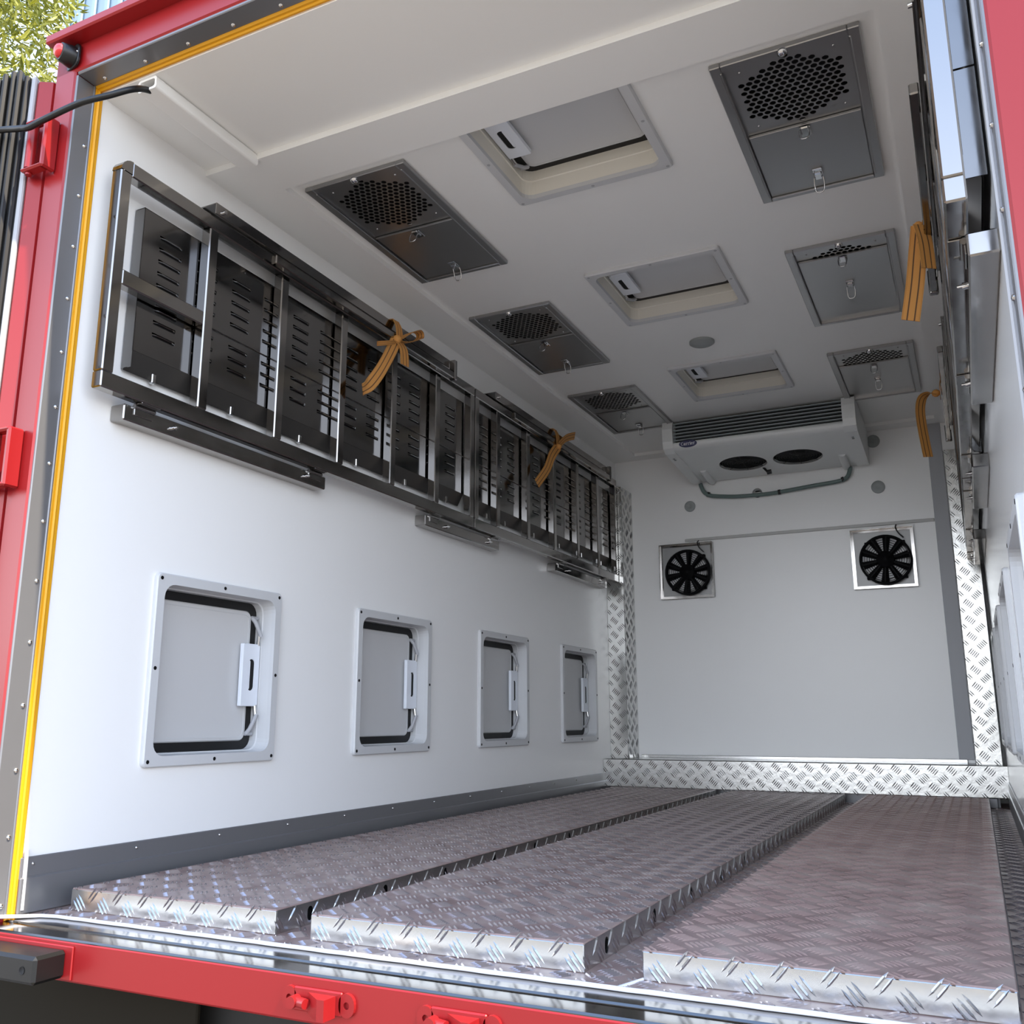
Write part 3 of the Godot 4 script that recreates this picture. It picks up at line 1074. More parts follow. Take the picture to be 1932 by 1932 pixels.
func vents() -> void:
	var pm := perforated()
	var lab := ["ceiling grille by the left wall nearest the doorway, honeycomb holes fully open", "ceiling grille by the left wall, middle one of its row", "ceiling grille by the left wall next to the cooling unit", "ceiling grille on the right nearest the doorway, honeycomb holes fully open", "ceiling grille on the right, its cover slid over most of the holes", "ceiling grille on the right above the end of the cooling unit, half open"]
	var split := [0.003, 0.022, 0.015, 0.012, 0.239, 0.157]   # front edge of the sliding cover, from the middle towards the doorway
	var c1 := [-0.03, -0.024, -0.023, -0.021, 0.207, 0.111]
	var c2 := [-0.26, -0.236, -0.245, -0.234, 0.009, -0.054]
	for i in 6:
		var x: float = VX[i / 3]
		var z: float = VZ[i % 3]
		var t := thing("ceiling_grille", lab[i], "grille", V(x, CP, z), "stainless ceiling grilles")
		t.basis = Basis(V(-1, 0, 0), V(0, 0, -1), V(0, -1, 0))
		# local y = -(world z - z): towards the doorway is -y
		var mb := MB.new()
		for s in [-1, 1]:
			mb.box(V(s * 0.146, -0.335, 0.0), V(s * 0.173, 0.335, 0.014), 0.002)
			mb.box(V(s * 0.146, -0.31, 0.008), V(s * 0.152, 0.31, 0.016), 0.002)
		mb.box(V(-0.146, -0.335, 0.0), V(0.146, -0.31, 0.014), 0.002)
		mb.box(V(-0.146, 0.318, 0.0), V(0.146, 0.335, 0.014), 0.002)
		mesh_node("frame", mb.mesh(), M.vent, t)
		mb = MB.new()
		mb.box(V(-0.146, -0.012, 0.0005), V(0.146, 0.318, 0.002))
		mesh_node("back_plate", mb.mesh(), M.vent, t)
		mesh_node("perforated_plate", pm, M.vent, t, V(0, -0.16, 0.003))
		mb = MB.new()
		mb.box(V(-0.16, -0.322, -0.1), V(0.16, -0.016, -0.095))
		for s in [-1, 1]:
			mb.box(V(s * 0.155, -0.318, -0.1), V(s * 0.15, -0.02, 0.0))
		mb.box(V(-0.155, -0.318, -0.1), V(0.155, -0.313, 0.0))
		mb.box(V(-0.155, -0.025, -0.1), V(0.155, -0.02, 0.0))
		mesh_node("duct", mb.mesh(), M.void, t)
		mb = MB.new()
		var y0: float = -split[i]
		mb.box(V(-0.144, y0, 0.0055), V(0.144, 0.316 if split[i] < 0.1 else y0 + 0.4, 0.0075), 0.0008)
		mb.box(V(-0.144, y0, 0.004), V(0.144, y0 + 0.003, 0.0115), 0.001)
		mesh_node("sliding_cover", mb.mesh(), M.vent, t)
		make_latch(t, V(0, -c1[i], 0.0075), -1.0 if i >= 0 else 1.0)
		make_latch(t, V(0, -c2[i], 0.0075), 1.0)
		mb = MB.new()
		mb.lathe(Transform3D(Basis.IDENTITY, V(0, -0.326, 0.013)), PackedVector2Array([Vector2(0.013, 0), Vector2(0.012, 0.008), Vector2(0.007, 0.012), Vector2(0, 0.013)]), 14)
		mesh_node("knob", mb.mesh(), M.chrome, t)
		var sc := rivet_mesh(0.0035)
		for p in [[-0.11, -0.28], [0.11, -0.28], [-0.11, -0.045], [0.11, -0.045]]:
			if -p[1] > split[i] + 0.005:
				mesh_node("screw", sc, M.chrome, t, V(p[0], p[1], 0.003))


# ---------------------------------------------------------------- folding racks on both walls
func louver_mesh() -> ArrayMesh:
	# pressed slot: a slim hood open underneath, along z, standing out in +x
	var mb := MB.new()
	var l := 0.0385
	var d := 0.0055
	var n := 6
	for k in n:
		var a := -l + 2 * l * k / n
		var b := -l + 2 * l * (k + 1) / n
		var fa := sqrt(maxf(0.0, 1.0 - pow(absf(a) / l, 6.0)))
		var fb := sqrt(maxf(0.0, 1.0 - pow(absf(b) / l, 6.0)))
		mb.quad(V(0, 0.0045, a), V(d * fa, -0.001, a), V(d * fb, -0.001, b), V(0, 0.0045, b))
		mb.quad(V(d * fa, -0.001, a), V(d * fa * 0.7, -0.0035, a), V(d * fb * 0.7, -0.0035, b), V(d * fb, -0.001, b))
	return mb.mesh()


func slot_mesh() -> ArrayMesh:
	var mb := MB.new()
	mb.box(V(-0.001, -0.0065, -0.036), V(0.0012, -0.0015, 0.036))
	return mb.mesh()


func racks() -> void:
	var lv := louver_mesh()
	var sl := slot_mesh()
	var top := 1.37
	var bot := 0.765
	var spans := [[-1.443, -3.297, [-1.75, -2.055, -2.362, -2.67, -2.978]], [-3.305, -5.055, [-3.503, -3.815, -4.125, -4.428, -4.725]]]
	for s in 2:
		var X := func(a: float) -> float: return a if s == 0 else -1.745 - a
		for k in 2:
			var z0: float = spans[k][0]
			var z1: float = spans[k][1]
			var b := V(X.call(-1.79), bot, (z0 + z1) / 2)
			var lab: String = [["folded stainless rack frame on the left wall, nearer half by the doorway", "folded stainless rack frame on the left wall, far half beside the corner guard"], ["folded stainless rack frame on the right wall seen edge-on, nearer half", "folded stainless rack frame on the right wall seen edge-on, far half"]][s][k]
			var t := thing("folding_rack", lab, "rack", b, "folded stainless racks on the walls")
			var xf: float = -1.775
			var xb: float = -1.808
			var R := func(called: String, y0: float, y1: float, za: float, zb: float, xi := 0.0) -> void:
				var mb := MB.new()
				mb.box(V(X.call(xb), y0, za), V(X.call(xf - xi), y1, zb), 0.003)
				part(called, mb, M.steel, t, b)
			var zc := z0 - 0.034 if k == 0 else z0
			R.call("top_rail", 1.33, top, zc, z1)
			R.call("bottom_rail", bot, 0.807, z0, z1)
			R.call("end_post", 0.807, 1.336 if k == 0 else 1.33, z0, z0 - 0.034)
			R.call("end_post", 0.807, 1.33, z1 + 0.034, z1)
			if k == 0:
				# rounded front top corner
				var mb := MB.new()
				var C := Transform3D(Basis(V(0, 0, -1), V(0, 1, 0), V(1, 0, 0)), Vector3.ZERO)
				for q in 5:
					var a0 := PI / 2 + PI / 2 * q / 5
					var a1 := PI / 2 + PI / 2 * (q + 1) / 5
					var cz := 0.034
					for side in [[X.call(xf), 1.0], [X.call(xb), -1.0]]:
						mb.tri(V(side[0], top - cz + sin(a0) * cz, z0 - cz - cos(a0) * cz), V(side[0], top - cz, z0 - cz), V(side[0], top - cz + sin(a1) * cz, z0 - cz - cos(a1) * cz))
					mb.quad(V(X.call(xb), top - cz + sin(a0) * cz, z0 - cz - cos(a0) * cz), V(X.call(xf), top - cz + sin(a0) * cz, z0 - cz - cos(a0) * cz), V(X.call(xf), top - cz + sin(a1) * cz, z0 - cz - cos(a1) * cz), V(X.call(xb), top - cz + sin(a1) * cz, z0 - cz - cos(a1) * cz))
				part("corner_bend", mb, M.steel, t, b)
				R.call("crossbar", 1.04, 1.08, z0 - 0.034, -1.75, 0.002)
			for z in spans[k][2]:
				R.call("upright", 0.807, 1.33, z, z - 0.034)
			# louvred tray behind the bars: upper and lower sheet with a bent foot
			var tz0 := z0 - 0.113 if k == 0 else z0 - 0.04
			var tz1 := z1 + 0.03
			var xt := -1.812
			for h in 2:
				var mb := MB.new()
				if h == 0:
					mb.box(V(X.call(xt - 0.002), 1.064, tz0), V(X.call(xt), 1.297, tz1), 0.0008)
					mb.box(V(X.call(-1.845), 1.064, tz0), V(X.call(xt), 1.297, tz0 - 0.002))
					mb.box(V(X.call(-1.84), 1.295, tz0), V(X.call(xt), 1.297, tz1))
				else:
					mb.box(V(X.call(xt - 0.002), 0.903, tz0), V(X.call(xt), 1.06, tz1), 0.0008)
					mb.box(V(X.call(-1.845), 0.86, tz0), V(X.call(xt), 1.06, tz0 - 0.002))
				var tray := part("louvered_sheet", mb, M.tray, t, b)
				if s == 0:
					var n := 12
					for c in n:
						var zc2 := (-1.651 if k == 0 else -3.445) - 0.1365 * c
						if zc2 < tz1 + 0.05:
							break
						var ys: Array = [1.24, 1.2065, 1.173, 1.139, 1.1055] if h == 0 else [1.036, 1.002, 0.968]
						for y in ys:
							mesh_node("louver", lv, M.tray, tray, V(X.call(xt), y, zc2) - b)
							mesh_node("slot", sl, M.slot, tray, V(X.call(xt), y, zc2) - b)
			var ft := MB.new()
			ft.quad(V(X.call(xt), 0.903, tz0), V(X.call(xt), 0.903, tz1), V(X.call(-1.836), 0.855, tz1), V(X.call(-1.836), 0.855, tz0))
			ft.quad(V(X.call(xt - 0.003), 0.903, tz0), V(X.call(-1.839), 0.855, tz0), V(X.call(-1.839), 0.855, tz1), V(X.call(xt - 0.003), 0.903, tz1))
			part("foot_flange", ft, M.foot, t, b)
			if s == 0:
				for z in [z0 - 0.02] + spans[k][2]:
					var mb := MB.new()
					mb.box(V(-1.838, 0.846, z - 0.176), V(-1.826, 0.872, z - 0.19), 0.002)
					part("hook", mb, M.chrome, t, b)
		# wall brackets the racks hinge on
		var br := [[-1.54, -2.345], [-2.96, -3.583], [-4.205, -4.93]]
		for k in 3:
			var z0: float = br[k][0]
			var z1: float = br[k][1]
			var b := V(X.call(-1.85), 0.716, (z0 + z1) / 2)
			var lab: String = [["square hinge tube under the left rack, nearest the doorway", "square hinge tube under the left rack, middle one of three", "square hinge tube under the left rack, next to the corner guard"], ["hinge tube on the right wall nearest the doorway, with a bright white end", "hinge tube on the right wall, middle one of three", "hinge tube on the right wall by the right corner guard"]][s][k]
			var t := thing("hinge_tube", lab, "bracket", b, "hinge tubes under the racks")
			var mb := MB.new()
			mb.box(V(X.call(-1.85), 0.716, z0), V(X.call(-1.803), 0.757, z1), 0.003)
			part("tube", mb, M.steel, t, b)
			for z in [z0 - 0.06, z1 + 0.06]:
				mb = MB.new()
				mb.rod(V(X.call(-1.8), 0.7575, z + 0.032), V(X.call(-1.8), 0.7575, z - 0.032), 0.006, 10)
				mb.box(V(X.call(-1.803), 0.735, z + 0.03), V(X.call(-1.8), 0.763, z - 0.03), 0.001)
				mb.box(V(X.call(-1.8), 0.7615, z + 0.03), V(X.call(-1.776), 0.7645, z - 0.03), 0.001)
				part("hinge", mb, M.steel, t, b)
			for z in [z0 - 0.16, z1 + 0.1]:
				mb = MB.new()
				var d := 1.0 if s == 0 else -1.0
				mb.rod(V(X.call(-1.806), 0.737, z), V(X.call(-1.806) + d * 0.012, 0.737, z), 0.0065, 6)
				mb.rod(V(X.call(-1.806), 0.737, z), V(X.call(-1.806) + d * 0.02, 0.737, z), 0.0035, 8)
				part("bolt", mb, M.chrome, t, b)
		# retaining channels along the rack tops
		var ch := [[-1.755, -2.17, -1.985, -3.08], [-3.47, -3.9, -3.62, -4.88]]
		for k in 2:
			var b := V(X.call(-1.79), 1.38, (ch[k][0] + ch[k][3]) / 2)
			var lab: String = [["dark steel channel with hold-down bar on top of the nearer left rack", "dark steel channel with hold-down bar on top of the far left rack"], ["steel channel with hold-down bar on top of the nearer right rack", "steel channel with hold-down bar on top of the far right rack"]][s][k]
			var t := thing("hold_down_channel", lab, "channel", b, "hold-down channels on the racks")
			var mb := MB.new()
			mb.box(V(X.call(-1.85), 1.402, ch[k][0]), V(X.call(-1.765), 1.406, ch[k][3]), 0.001)
			mb.box(V(X.call(-1.846), 1.372, ch[k][0]), V(X.call(-1.85), 1.406, ch[k][3]), 0.001)
			mb.box(V(X.call(-1.769), 1.372, ch[k][0]), V(X.call(-1.765), 1.404, ch[k][3] + 0.02), 0.001)
			part("channel", mb, M.steel, t, b)
			mb = MB.new()
			mb.box(V(X.call(-1.763), 1.325, ch[k][2]), V(X.call(-1.742), 1.352, ch[k][3]), 0.003)
			part("bar", mb, M.steel, t, b)
			mb = MB.new()
			mb.box(V(X.call(-1.767), 1.32, ch[k][3] + 0.02), V(X.call(-1.738), 1.405, ch[k][3]), 0.004)
			part("end_clip", mb, M.steel, t, b)
			mb = MB.new()
			mb.rod(V(X.call(-1.768), 1.388, ch[k][0] - 0.03), V(X.call(-1.757), 1.388, ch[k][0] - 0.03), 0.006, 8)
			part("bolt", mb, M.chrome, t, b)


# ---------------------------------------------------------------- webbing straps
func straps() -> void:
	var orange := Color(0.58, 0.27, 0.07)
	var dark := Color(0.12, 0.06, 0.03)
	var defs := [
		["orange webbing strap tied in a bow round the nearer left rack", [
			[[[-1.74, 1.327, -2.634], [-1.73, 1.25, -2.579], [-1.725, 1.166, -2.518], [-1.722, 1.098, -2.458], [-1.73, 1.069, -2.426]], V(0.1, 0.35, -0.9), 0.045],
			[[[-1.738, 1.327, -2.64], [-1.722, 1.295, -2.656], [-1.718, 1.234, -2.66]], V(0.05, 0.05, -1.0), 0.05],
			[[[-1.735, 1.33, -2.644], [-1.725, 1.368, -2.69], [-1.722, 1.396, -2.74], [-1.725, 1.398, -2.768], [-1.73, 1.385, -2.775], [-1.735, 1.362, -2.745], [-1.738, 1.335, -2.69], [-1.738, 1.32, -2.645]], V(1, 0.25, -0.3), 0.03],
			[[[-1.738, 1.317, -2.64], [-1.732, 1.292, -2.577], [-1.738, 1.266, -2.513]], V(0.3, 1, 0.1), 0.016],
			[[[-1.845, 1.41, -2.65], [-1.765, 1.41, -2.65], [-1.752, 1.403, -2.65], [-1.739, 1.37, -2.65], [-1.737, 1.31, -2.65]], V(0, 0.05, -1), 0.04]]],
		["orange webbing strap knotted round the far left rack", [
			[[[-1.74, 1.317, -4.1], [-1.732, 1.246, -4.008], [-1.725, 1.16, -3.93], [-1.73, 1.066, -3.825]], V(0.1, 0.35, -0.9), 0.045],
			[[[-1.735, 1.32, -4.095], [-1.725, 1.375, -4.165], [-1.73, 1.41, -4.25], [-1.735, 1.433, -4.315]], V(0.3, 1, 0.1), 0.04],
			[[[-1.845, 1.41, -4.1], [-1.765, 1.41, -4.1], [-1.752, 1.403, -4.1], [-1.739, 1.37, -4.1], [-1.737, 1.31, -4.1]], V(0, 0.05, -1), 0.04]]],
		["long orange webbing strap hanging from the nearer right rack", [
			[[[-0.012, 1.375, -2.7], [-0.023, 1.307, -2.7], [-0.038, 1.212, -2.7], [-0.050, 1.15, -2.7], [-0.061, 1.096, -2.7]], V(1, 0.1, -0.3), 0.05],
			[[[-0.008, 1.385, -2.72], [-0.03, 1.375, -2.72], [-0.038, 1.345, -2.72], [-0.032, 1.322, -2.72], [-0.015, 1.335, -2.715]], V(0.1, 0.2, -1), 0.04],
			[[[0.1, 1.41, -2.7], [0.02, 1.41, -2.7], [0.007, 1.403, -2.7], [-0.006, 1.37, -2.7], [-0.008, 1.31, -2.7]], V(0, 0.05, -1), 0.045],
			[[[-0.01, 1.36, -2.66], [-0.002, 1.30, -2.65], [0.0, 1.22, -2.65]], V(0.8, 0.1, -0.6), 0.045]]],
		["orange webbing strap hanging from the far right rack", [
			[[[-0.02, 1.335, -4.13], [-0.05, 1.338, -4.13], [-0.078, 1.32, -4.13], [-0.09, 1.275, -4.13], [-0.09, 1.209, -4.13], [-0.083, 1.115, -4.13], [-0.078, 1.064, -4.13]], V(0.8, 0.2, -0.6), 0.045],
			[[[0.1, 1.41, -4.13], [0.02, 1.41, -4.13], [0.007, 1.403, -4.13], [-0.006, 1.37, -4.13], [-0.008, 1.31, -4.13]], V(0, 0.05, -1), 0.045]]]]
	for d in defs:
		var first: Array = d[1][0][0][0]
		var b := V(first[0], first[1], first[2])
		var t := thing("webbing_strap", d[0], "strap", b, "orange straps on the racks")
		var i := 0
		for seg in d[1]:
			var mb := MB.new()
			var pts := smooth_path(PV(seg[0]), 5)
			var ac := PackedVector3Array()
			for k in pts.size():
				var dd := (pts[mini(k + 1, pts.size() - 1)] - pts[maxi(k - 1, 0)]).normalized()
				var a: Vector3 = seg[1]
				ac.append((a - dd * a.dot(dd)).normalized())
			mb.band(pts, ac, seg[2], 0.0012, orange, dark)
			part("wrap" if i == d[1].size() - 1 else ("tail" if i == 0 else "loop"), mb, M.strap, t, b)
			i += 1
		var kn := MB.new()
		kn.col = orange
		kn.lathe(Transform3D(Basis.IDENTITY, b + V(0.004 if b.x < -1 else -0.004, 0, 0)), PackedVector2Array([Vector2(0, -0.016), Vector2(0.012, -0.012), Vector2(0.017, 0), Vector2(0.012, 0.012), Vector2(0, 0.016)]), 10)
		part("knot", kn, M.strap, t, b)


# ---------------------------------------------------------------- back wall
func back_wall_things() -> void:
	var mb := MB.new()
	mb.box(V(-1.43, 1.003, ZB), V(-0.10, 1.021, ZB + 0.008), 0.003)
	solo("trim_5", mb, M.seam, "long flat seam strip across the back wall above both fans", "trim", V(-0.76, 1.0, ZB), "", "structure")
	mb = MB.new()
	mb.box(V(-0.098, -0.2, ZB), V(-0.028, CB, ZB + 0.006), 0.002)
	solo("trim_6", mb, M.trim_grey, "grey vertical strip on the back wall beside the right corner guard", "trim", V(-0.06, -0.2, ZB), "", "structure")
	# round covers
	var caps := [[-1.392, 1.213, 0.032], [-0.365, 1.473, 0.035], [-0.359, 1.216, 0.035]]
	var lab := ["round grey plastic plug on the back wall above the left fan", "round grey plastic plug on the back wall beside the cooling unit", "round grey plastic plug on the back wall above the right fan"]
	for i in 3:
		mb = MB.new()
		var r: float = caps[i][2]
		var p := V(caps[i][0], caps[i][1], ZB)
		mb.lathe(Transform3D(Basis.IDENTITY, p), PackedVector2Array([Vector2(r, 0), Vector2(r, 0.006), Vector2(r - 0.003, 0.009), Vector2(r * 0.35, 0.011), Vector2(r * 0.3, 0.009), Vector2(0, 0.009)]), 28)
		solo("wall_plug", mb, M.cap_grey, lab[i], "plug", p, "round plugs on the back wall")
	mb = MB.new()
	mb.lathe(Transform3D(Basis(Vector3.RIGHT, PI / 2), V(-0.888, CP, -3.655)), PackedVector2Array([Vector2(0.052, 0), Vector2(0.052, 0.008), Vector2(0.046, 0.012), Vector2(0, 0.013)]), 32)
	solo("round_cover", mb, M.cap_grey, "round grey cover on the ceiling between two roof hatches", "cover", V(-0.888, CP, -3.655))
	# fans
	var f0: Node3D
	for i in 2:
		var c: Vector3 = [V(-1.424, 0.833, ZB), V(-0.363, 0.827, ZB)][i]
		var l: String = ["black round electric fan in a square steel frame, left one on the back wall", "black round electric fan in a square steel frame, right one on the back wall"][i]
		if i == 0:
			f0 = thing("axial_fan", l, "fan", c, "fans on the back wall")
			make_fan(f0)
		else:
			var f: Node3D = f0.duplicate()
			f.name = numbered("axial_fan")
			add_child(f, true)
			f.position = c + V(0, EYE, 0)
			f.set_meta("label", l)


func make_fan(t: Node3D) -> void:
	var I := Transform3D.IDENTITY
	var mb := MB.new()
	mb.ring(I, rrect(0.314, 0.318, 0.0005, 2), rrect(0.282, 0.286, 0.0005, 2), 0.0, 0.012, 0.0)
	mb.ring(I, rrect(0.314, 0.318, 0.0005, 2), rrect(0.307, 0.311, 0.0005, 2), 0.0, 0.03, 0.0)
	mesh_node("frame", mb.mesh(), M.steel, t)
	mb = MB.new()
	mb.ring(I, rrect(0.284, 0.288, 0.0005, 6), rrect(0.225, 0.225, 0.1124, 6), 0.001, 0.004)
	mesh_node("back_plate", mb.mesh(), M.fan_plate, t)
	mb = MB.new()
	mb.slab(I, rrect(0.23, 0.23, 0.1149, 6), 0.0, 0.016)
	mesh_node("rear_mesh", mb.mesh(), M.hatch, t)
	var off := Transform3D(Basis.IDENTITY, V(0.012, -0.012, 0))
	mb = MB.new()
	mb.lathe(off, PackedVector2Array([Vector2(0.128, 0.004), Vector2(0.131, 0.02), Vector2(0.131, 0.05), Vector2(0.127, 0.054), Vector2(0.12, 0.054), Vector2(0.12, 0.004)]), 40)
	for k in 4:
		var a := PI / 4 + k * PI / 2
		mb.box(off * V(cos(a) * 0.13 - 0.008, sin(a) * 0.13 - 0.008, 0.006), off * V(cos(a) * 0.13 + 0.008, sin(a) * 0.13 + 0.008, 0.03), 0.002)
	mesh_node("shroud", mb.mesh(), M.fan, t)
	var bl := MB.new()
	bl.quad(V(0.036, -0.012, 0.034), V(0.036, 0.012, 0.024), V(0.117, 0.02, 0.024), V(0.117, -0.02, 0.036))
	bl.quad(V(0.036, 0.012, 0.022), V(0.036, -0.012, 0.032), V(0.117, -0.02, 0.034), V(0.117, 0.02, 0.022))
	var bm := bl.mesh()
	for k in 10:
		var o := mesh_node("blade", bm, M.fan, t, V(0.012, -0.012, 0))
		o.basis = Basis(Vector3.BACK, TAU * (k + 0.35) / 10)
	mb = MB.new()
	mb.lathe(off, PackedVector2Array([Vector2(0.046, 0.01), Vector2(0.046, 0.05), Vector2(0.04, 0.058), Vector2(0.02, 0.06), Vector2(0.018, 0.064), Vector2(0, 0.064)]), 28)
	mesh_node("hub", mb.mesh(), M.fan, t)
	for k in 6:
		mb = MB.new()
		var r := 0.056 + k * 0.0118
		var pts := PackedVector3Array()
		for q in 37:
			var a := TAU * q / 36
			pts.append(off * V(cos(a) * r, sin(a) * r, 0.05))
		mb.tube(pts, 0.0016, 5, false)
		mesh_node("guard_ring", mb.mesh(), M.fan, t)
	var sp := MB.new()
	sp.box(V(0.04, -0.005, 0.048), V(0.122, 0.005, 0.053), 0.001)
	var spm := sp.mesh()
	for k in 10:
		var o := mesh_node("guard_spoke", spm, M.fan, t, V(0.012, -0.012, 0))
		o.basis = Basis(Vector3.BACK, TAU * (k + 0.35) / 10)
	mb = MB.new()
	mb.tube(smooth_path(PackedVector3Array([V(0.075, 0.175, 0.004), V(0.073, 0.155, 0.03), V(0.085, 0.125, 0.036), V(0.108, 0.1, 0.03)])), 0.0035, 7)
	mesh_node("lead", mb.mesh(), M.black, t)


# ---------------------------------------------------------------- cooling unit
func unit() -> void:
	var x0 := -1.36
	var x1 := -0.39
	var zf := -4.63
	var b := V(-0.875, CP, -4.95)
	var t := thing("cooling_unit", "white ceiling cooling unit with dark slatted front and two round fans beneath", "cooling unit", b)
	var prof := [Vector2(zf - 0.004, 1.54), Vector2(zf + 0.006, 1.50), Vector2(zf + 0.006, 1.43), Vector2(zf - 0.006, 1.395), Vector2(zf - 0.045, 1.375), Vector2(-5.16, 1.335), Vector2(-5.215, 1.337), Vector2(-5.245, 1.36), Vector2(-5.245, 1.54)]
	var mb: MB
	for s in 2:
		mb = MB.new()
		var xa := x0 if s == 0 else x1 - 0.062
		var xb := x0 + 0.055 if s == 0 else x1
		for e in 2:
			var xx := xa if e == 0 else xb
			var c := V(xx, 1.45, -4.95)
			for k in prof.size():
				var p: Vector2 = prof[k]
				var q: Vector2 = prof[(k + 1) % prof.size()]
				mb.tri(c, V(xx, p.y, p.x), V(xx, q.y, q.x))
		for k in prof.size():
			var p: Vector2 = prof[k]
			var q: Vector2 = prof[(k + 1) % prof.size()]
			mb.quad(V(xa, p.y, p.x), V(xb, p.y, p.x), V(xb, q.y, q.x), V(xa, q.y, q.x))
		var cap := part("side_cap", mb, M.unit, t, b)
		mb = MB.new()
		for z in [-4.74, -4.765]:
			mb.rod(V((xa + xb) / 2, 1.366, z), V((xa + xb) / 2, 1.362, z), 0.006, 10)
		part("screw", mb, M.cap_grey, cap, b)
	# rear ribs under the caps
	var xi := x0 + 0.055
	var xj := x1 - 0.062
	# front lip
	mb = MB.new()
	var lip := [Vector2(-4.66, 1.425), Vector2(-4.64, 1.424), Vector2(-4.633, 1.41), Vector2(-4.64, 1.392), Vector2(-4.665, 1.383), Vector2(-4.70, 1.381)]
	mb.smooth(0)
	for k in lip.size() - 1:
		mb.quad(V(xi, lip[k].y, lip[k].x), V(xj, lip[k].y, lip[k].x), V(xj, lip[k + 1].y, lip[k + 1].x), V(xi, lip[k + 1].y, lip[k + 1].x))
	mb.smooth(-1)
	var lp := part("front_lip", mb, M.unit, t, b)
	# bottom panel with two fan openings; the plane falls slightly to the back
	var za := -4.70
	var zb := -5.235
	var dy := 1.381 - 1.347
	var run := za - zb
	var ey := V(0, -dy, -run).normalized()
	var len_ := V(0, -dy, -run).length()
	var nz := V(1, 0, 0).cross(ey)
	var P := Transform3D(Basis(V(1, 0, 0), ey, nz), V(0, 1.381, za))
	if nz.y > 0:
		P = Transform3D(Basis(V(1, 0, 0), ey, -nz), V(0, 1.381, za))
	var fx := [-1.018, -0.727]
	var fv := 0.29
	var r := 0.128
	mb = MB.new()
	mb.T = P
	var hs := 0.138
	for x in fx:
		mb.ring(Transform3D(Basis.IDENTITY, V(x, fv, 0)), rrect(hs * 2, hs * 2, 0.0001, 8), rrect(r * 2, r * 2, r - 0.0001, 8), -0.02, 0.0)
	mb.box(V(xi, 0, -0.004), V(xj, fv - hs, 0))
	mb.box(V(xi, fv + hs, -0.004), V(xj, len_, 0))
	mb.box(V(xi, fv - hs, -0.004), V(fx[0] - hs, fv + hs, 0))
	mb.box(V(fx[0] + hs, fv - hs, -0.004), V(fx[1] - hs, fv + hs, 0))
	mb.box(V(fx[1] + hs, fv - hs, -0.004), V(xj, fv + hs, 0))
	mb.T = Transform3D.IDENTITY
	part("bottom_panel", mb, M.unit, t, b)
	for s in 2:
		mb = MB.new()
		mb.T = P
		var xx := xi + 0.055 if s == 0 else xj - 0.055
		mb.tube(smooth_path(PackedVector3Array([V(xx, 0.33, -0.006), V(xx, 0.38, 0.004), V(xx, len_ - 0.03, 0.008), V(xx, len_ - 0.005, 0.0)])), 0.02, 10)
		part("drain_rib", mb, M.unit, t, b)
	for x in fx:
		mb = MB.new()
		mb.T = P
		var G := Transform3D(Basis.IDENTITY, V(x, fv, 0))
		mb.lathe(G, PackedVector2Array([Vector2(r, -0.015), Vector2(r - 0.002, -0.06), Vector2(0, -0.06)]), 32)
		var g := part("fan_well", mb, M.coil, t, b)
		mb = MB.new()
		mb.T = P * G
		for k in 5:
			var a := TAU * k / 5
			var ca := V(cos(a), sin(a), 0)
			var sa := V(-sin(a), cos(a), 0)
			mb.quad(ca * 0.04 - sa * 0.015 + V(0, 0, -0.045), ca * 0.04 + sa * 0.02 + V(0, 0, -0.035), ca * 0.12 + sa * 0.06 + V(0, 0, -0.03), ca * 0.12 - sa * 0.02 + V(0, 0, -0.045))
		mb.lathe(Transform3D.IDENTITY, PackedVector2Array([Vector2(0.042, -0.05), Vector2(0.042, -0.025), Vector2(0.03, -0.018), Vector2(0, -0.016)]), 20)
		part("fan_blades", mb, M.black, g, b)
		mb = MB.new()
		mb.T = P * G
		for q in 8:
			var rr := 0.03 + q * 0.0135
			var pts := PackedVector3Array()
			for k in 33:
				pts.append(V(cos(TAU * k / 32) * rr, sin(TAU * k / 32) * rr, -0.004))
			mb.tube(pts, 0.0011, 4, false)
		for k in 4:
			var a := PI / 4 * k
			mb.rod(V(cos(a) * r, sin(a) * r, -0.006), V(-cos(a) * r, -sin(a) * r, -0.006), 0.0014, 5)
		part("wire_guard", mb, M.black, g, b)
	# slats and the coil behind them
	for k in 6:
		mb = MB.new()
		var y := 1.437 + k * 0.0185
		mb.box(V(xi, y, -4.668), V(xj, y + 0.0035, -4.643 - k * 0.001), 0.001)
		part("slat", mb, M.fin, t, b)
	mb = MB.new()
	mb.box(V(xi, 1.42, -4.70), V(xj, 1.54, -4.69))
	mb.box(V(xi, 1.39, -5.23), V(xj, 1.535, -4.70))
	part("coil", mb, M.coil, t, b)
	# oval badge
	mb = MB.new()
	var bx := -1.225
	var B := Transform3D(Basis(V(1, 0, 0), V(0, 1, 0.15).normalized(), V(0, -0.15, 1).normalized()), V(bx, 1.409, -4.632))
	var ov := PackedVector2Array()
	for k in 28:
		ov.append(Vector2(cos(TAU * k / 28) * 0.048, sin(TAU * k / 28) * 0.0195))
	mb.slab(B, ov, -0.004, 0.002, 0.001)
	var bd := part("badge", mb, M.badge, lp, b)
	mb = MB.new()
	var ov2 := PackedVector2Array()
	var ov3 := PackedVector2Array()
	for p in ov:
		ov2.append(p * 0.96)
		ov3.append(p * 0.89)
	mb.ring(B, ov2, ov3, 0.001, 0.0026)
	var tm := TextMesh.new()
	var sf := SystemFont.new()
	sf.font_names = PackedStringArray(["Droid Serif"])
	sf.font_italic = true
	tm.font = sf
	tm.text = "Carrier"
	tm.font_size = 32
	tm.pixel_size = 0.00068
	tm.depth = 0.0012
	var st := SurfaceTool.new()
	st.append_from(mb.mesh(), 0, Transform3D(Basis.IDENTITY, -b))
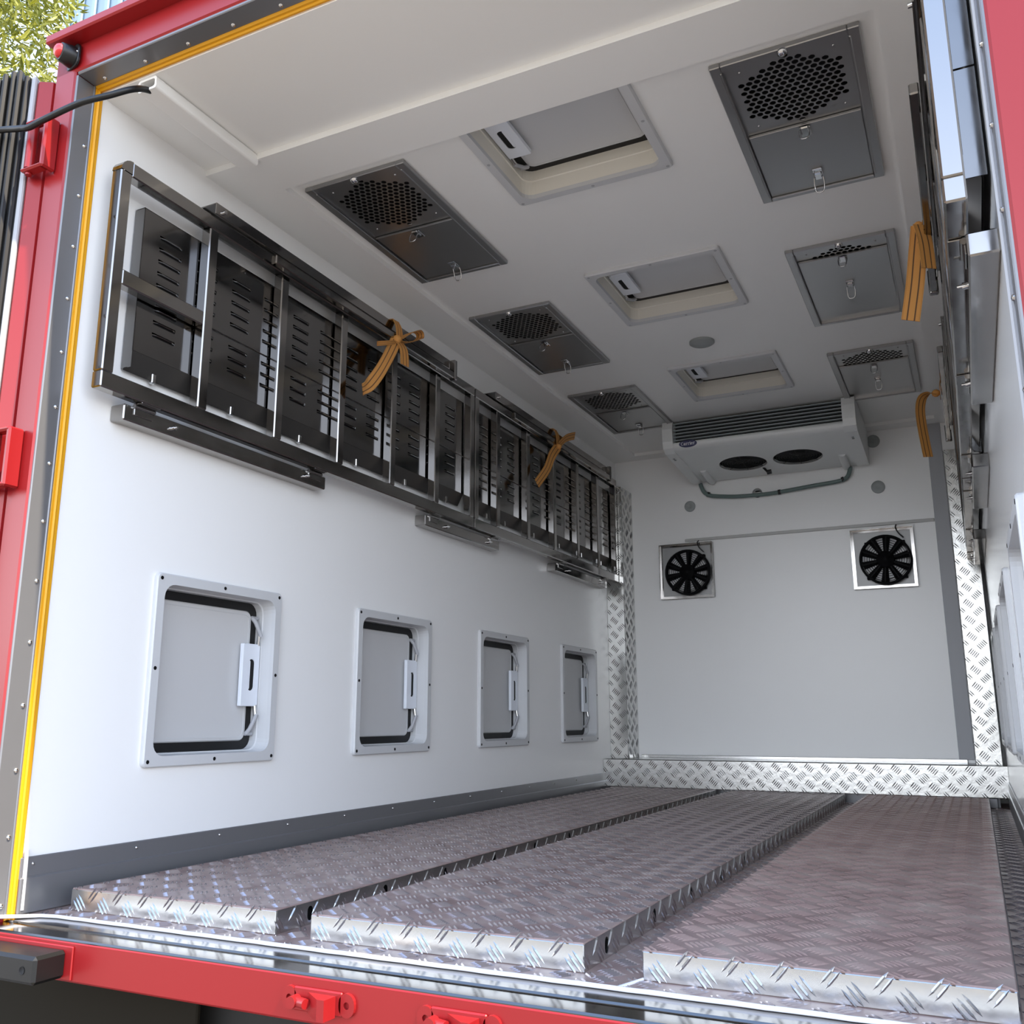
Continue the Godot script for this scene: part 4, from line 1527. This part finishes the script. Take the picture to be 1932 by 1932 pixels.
	st.append_from(tm, 0, Transform3D(Basis.IDENTITY, -b) * B * Transform3D(Basis.IDENTITY, V(0, 0, 0.0024)))
	# the lettering is a piece of the front lip like the badge
	mesh_node("lettering", st.commit(), M.ink, lp)
	# drain hose looping below
	var hb := V(-0.9, 1.24, -5.22)
	var h := thing("drain_hose", "thin grey-green hose looping along the wall under the cooling unit", "hose", hb)
	mb = MB.new()
	mb.tube(smooth_path(PackedVector3Array([V(-1.312, 1.331, -5.2), V(-1.308, 1.31, -5.21), V(-1.296, 1.283, -5.22), V(-1.262, 1.26, -5.225), V(-1.18, 1.247, -5.228), V(-1.096, 1.239, -5.228), V(-0.962, 1.236, -5.228), V(-0.874, 1.24, -5.228), V(-0.7, 1.255, -5.228), V(-0.553, 1.267, -5.228), V(-0.51, 1.283, -5.222), V(-0.492, 1.315, -5.21), V(-0.487, 1.331, -5.2)])), 0.0115, 10)
	part("tube", mb, M.hose, h, hb)
	for p in [[-1.275, 1.268, V(1, -0.4, 0)], [-0.874, 1.24, V(1, 0.08, 0)], [-0.533, 1.274, V(1, 0.3, 0)]]:
		mb = MB.new()
		var d: Vector3 = p[2].normalized() * 0.007
		var q := V(p[0], p[1], -5.228)
		mb.rod(q - d, q + d, 0.0145, 12)
		mb.box(q + V(-0.005, -0.005, -0.022), q + V(0.005, 0.005, 0))
		part("clip", mb, M.black, h, hb)
	mb = MB.new()
	mb.lathe(Transform3D(Basis.IDENTITY, V(-1.0, 1.252, ZB + 0.001)), PackedVector2Array([Vector2(0.028, 0), Vector2(0.028, 0.004), Vector2(0.022, 0.006), Vector2(0.018, 0.008), Vector2(0, 0.008)]), 20)
	solo("pipe_fitting", mb, M.chrome, "small chrome pipe fitting on the back wall behind the hose", "fitting", V(-1.0, 1.252, ZB))
	mb = MB.new()
	mb.rod(V(-0.94, 1.37, -5.1), V(-0.905, 1.325, -5.1), 0.006, 8)
	mb.rod(V(-0.912, 1.328, -5.1), V(-0.888, 1.33, -5.1), 0.013, 10)
	var nz2 := part("sensor_stub", mb, M.black, t, b)
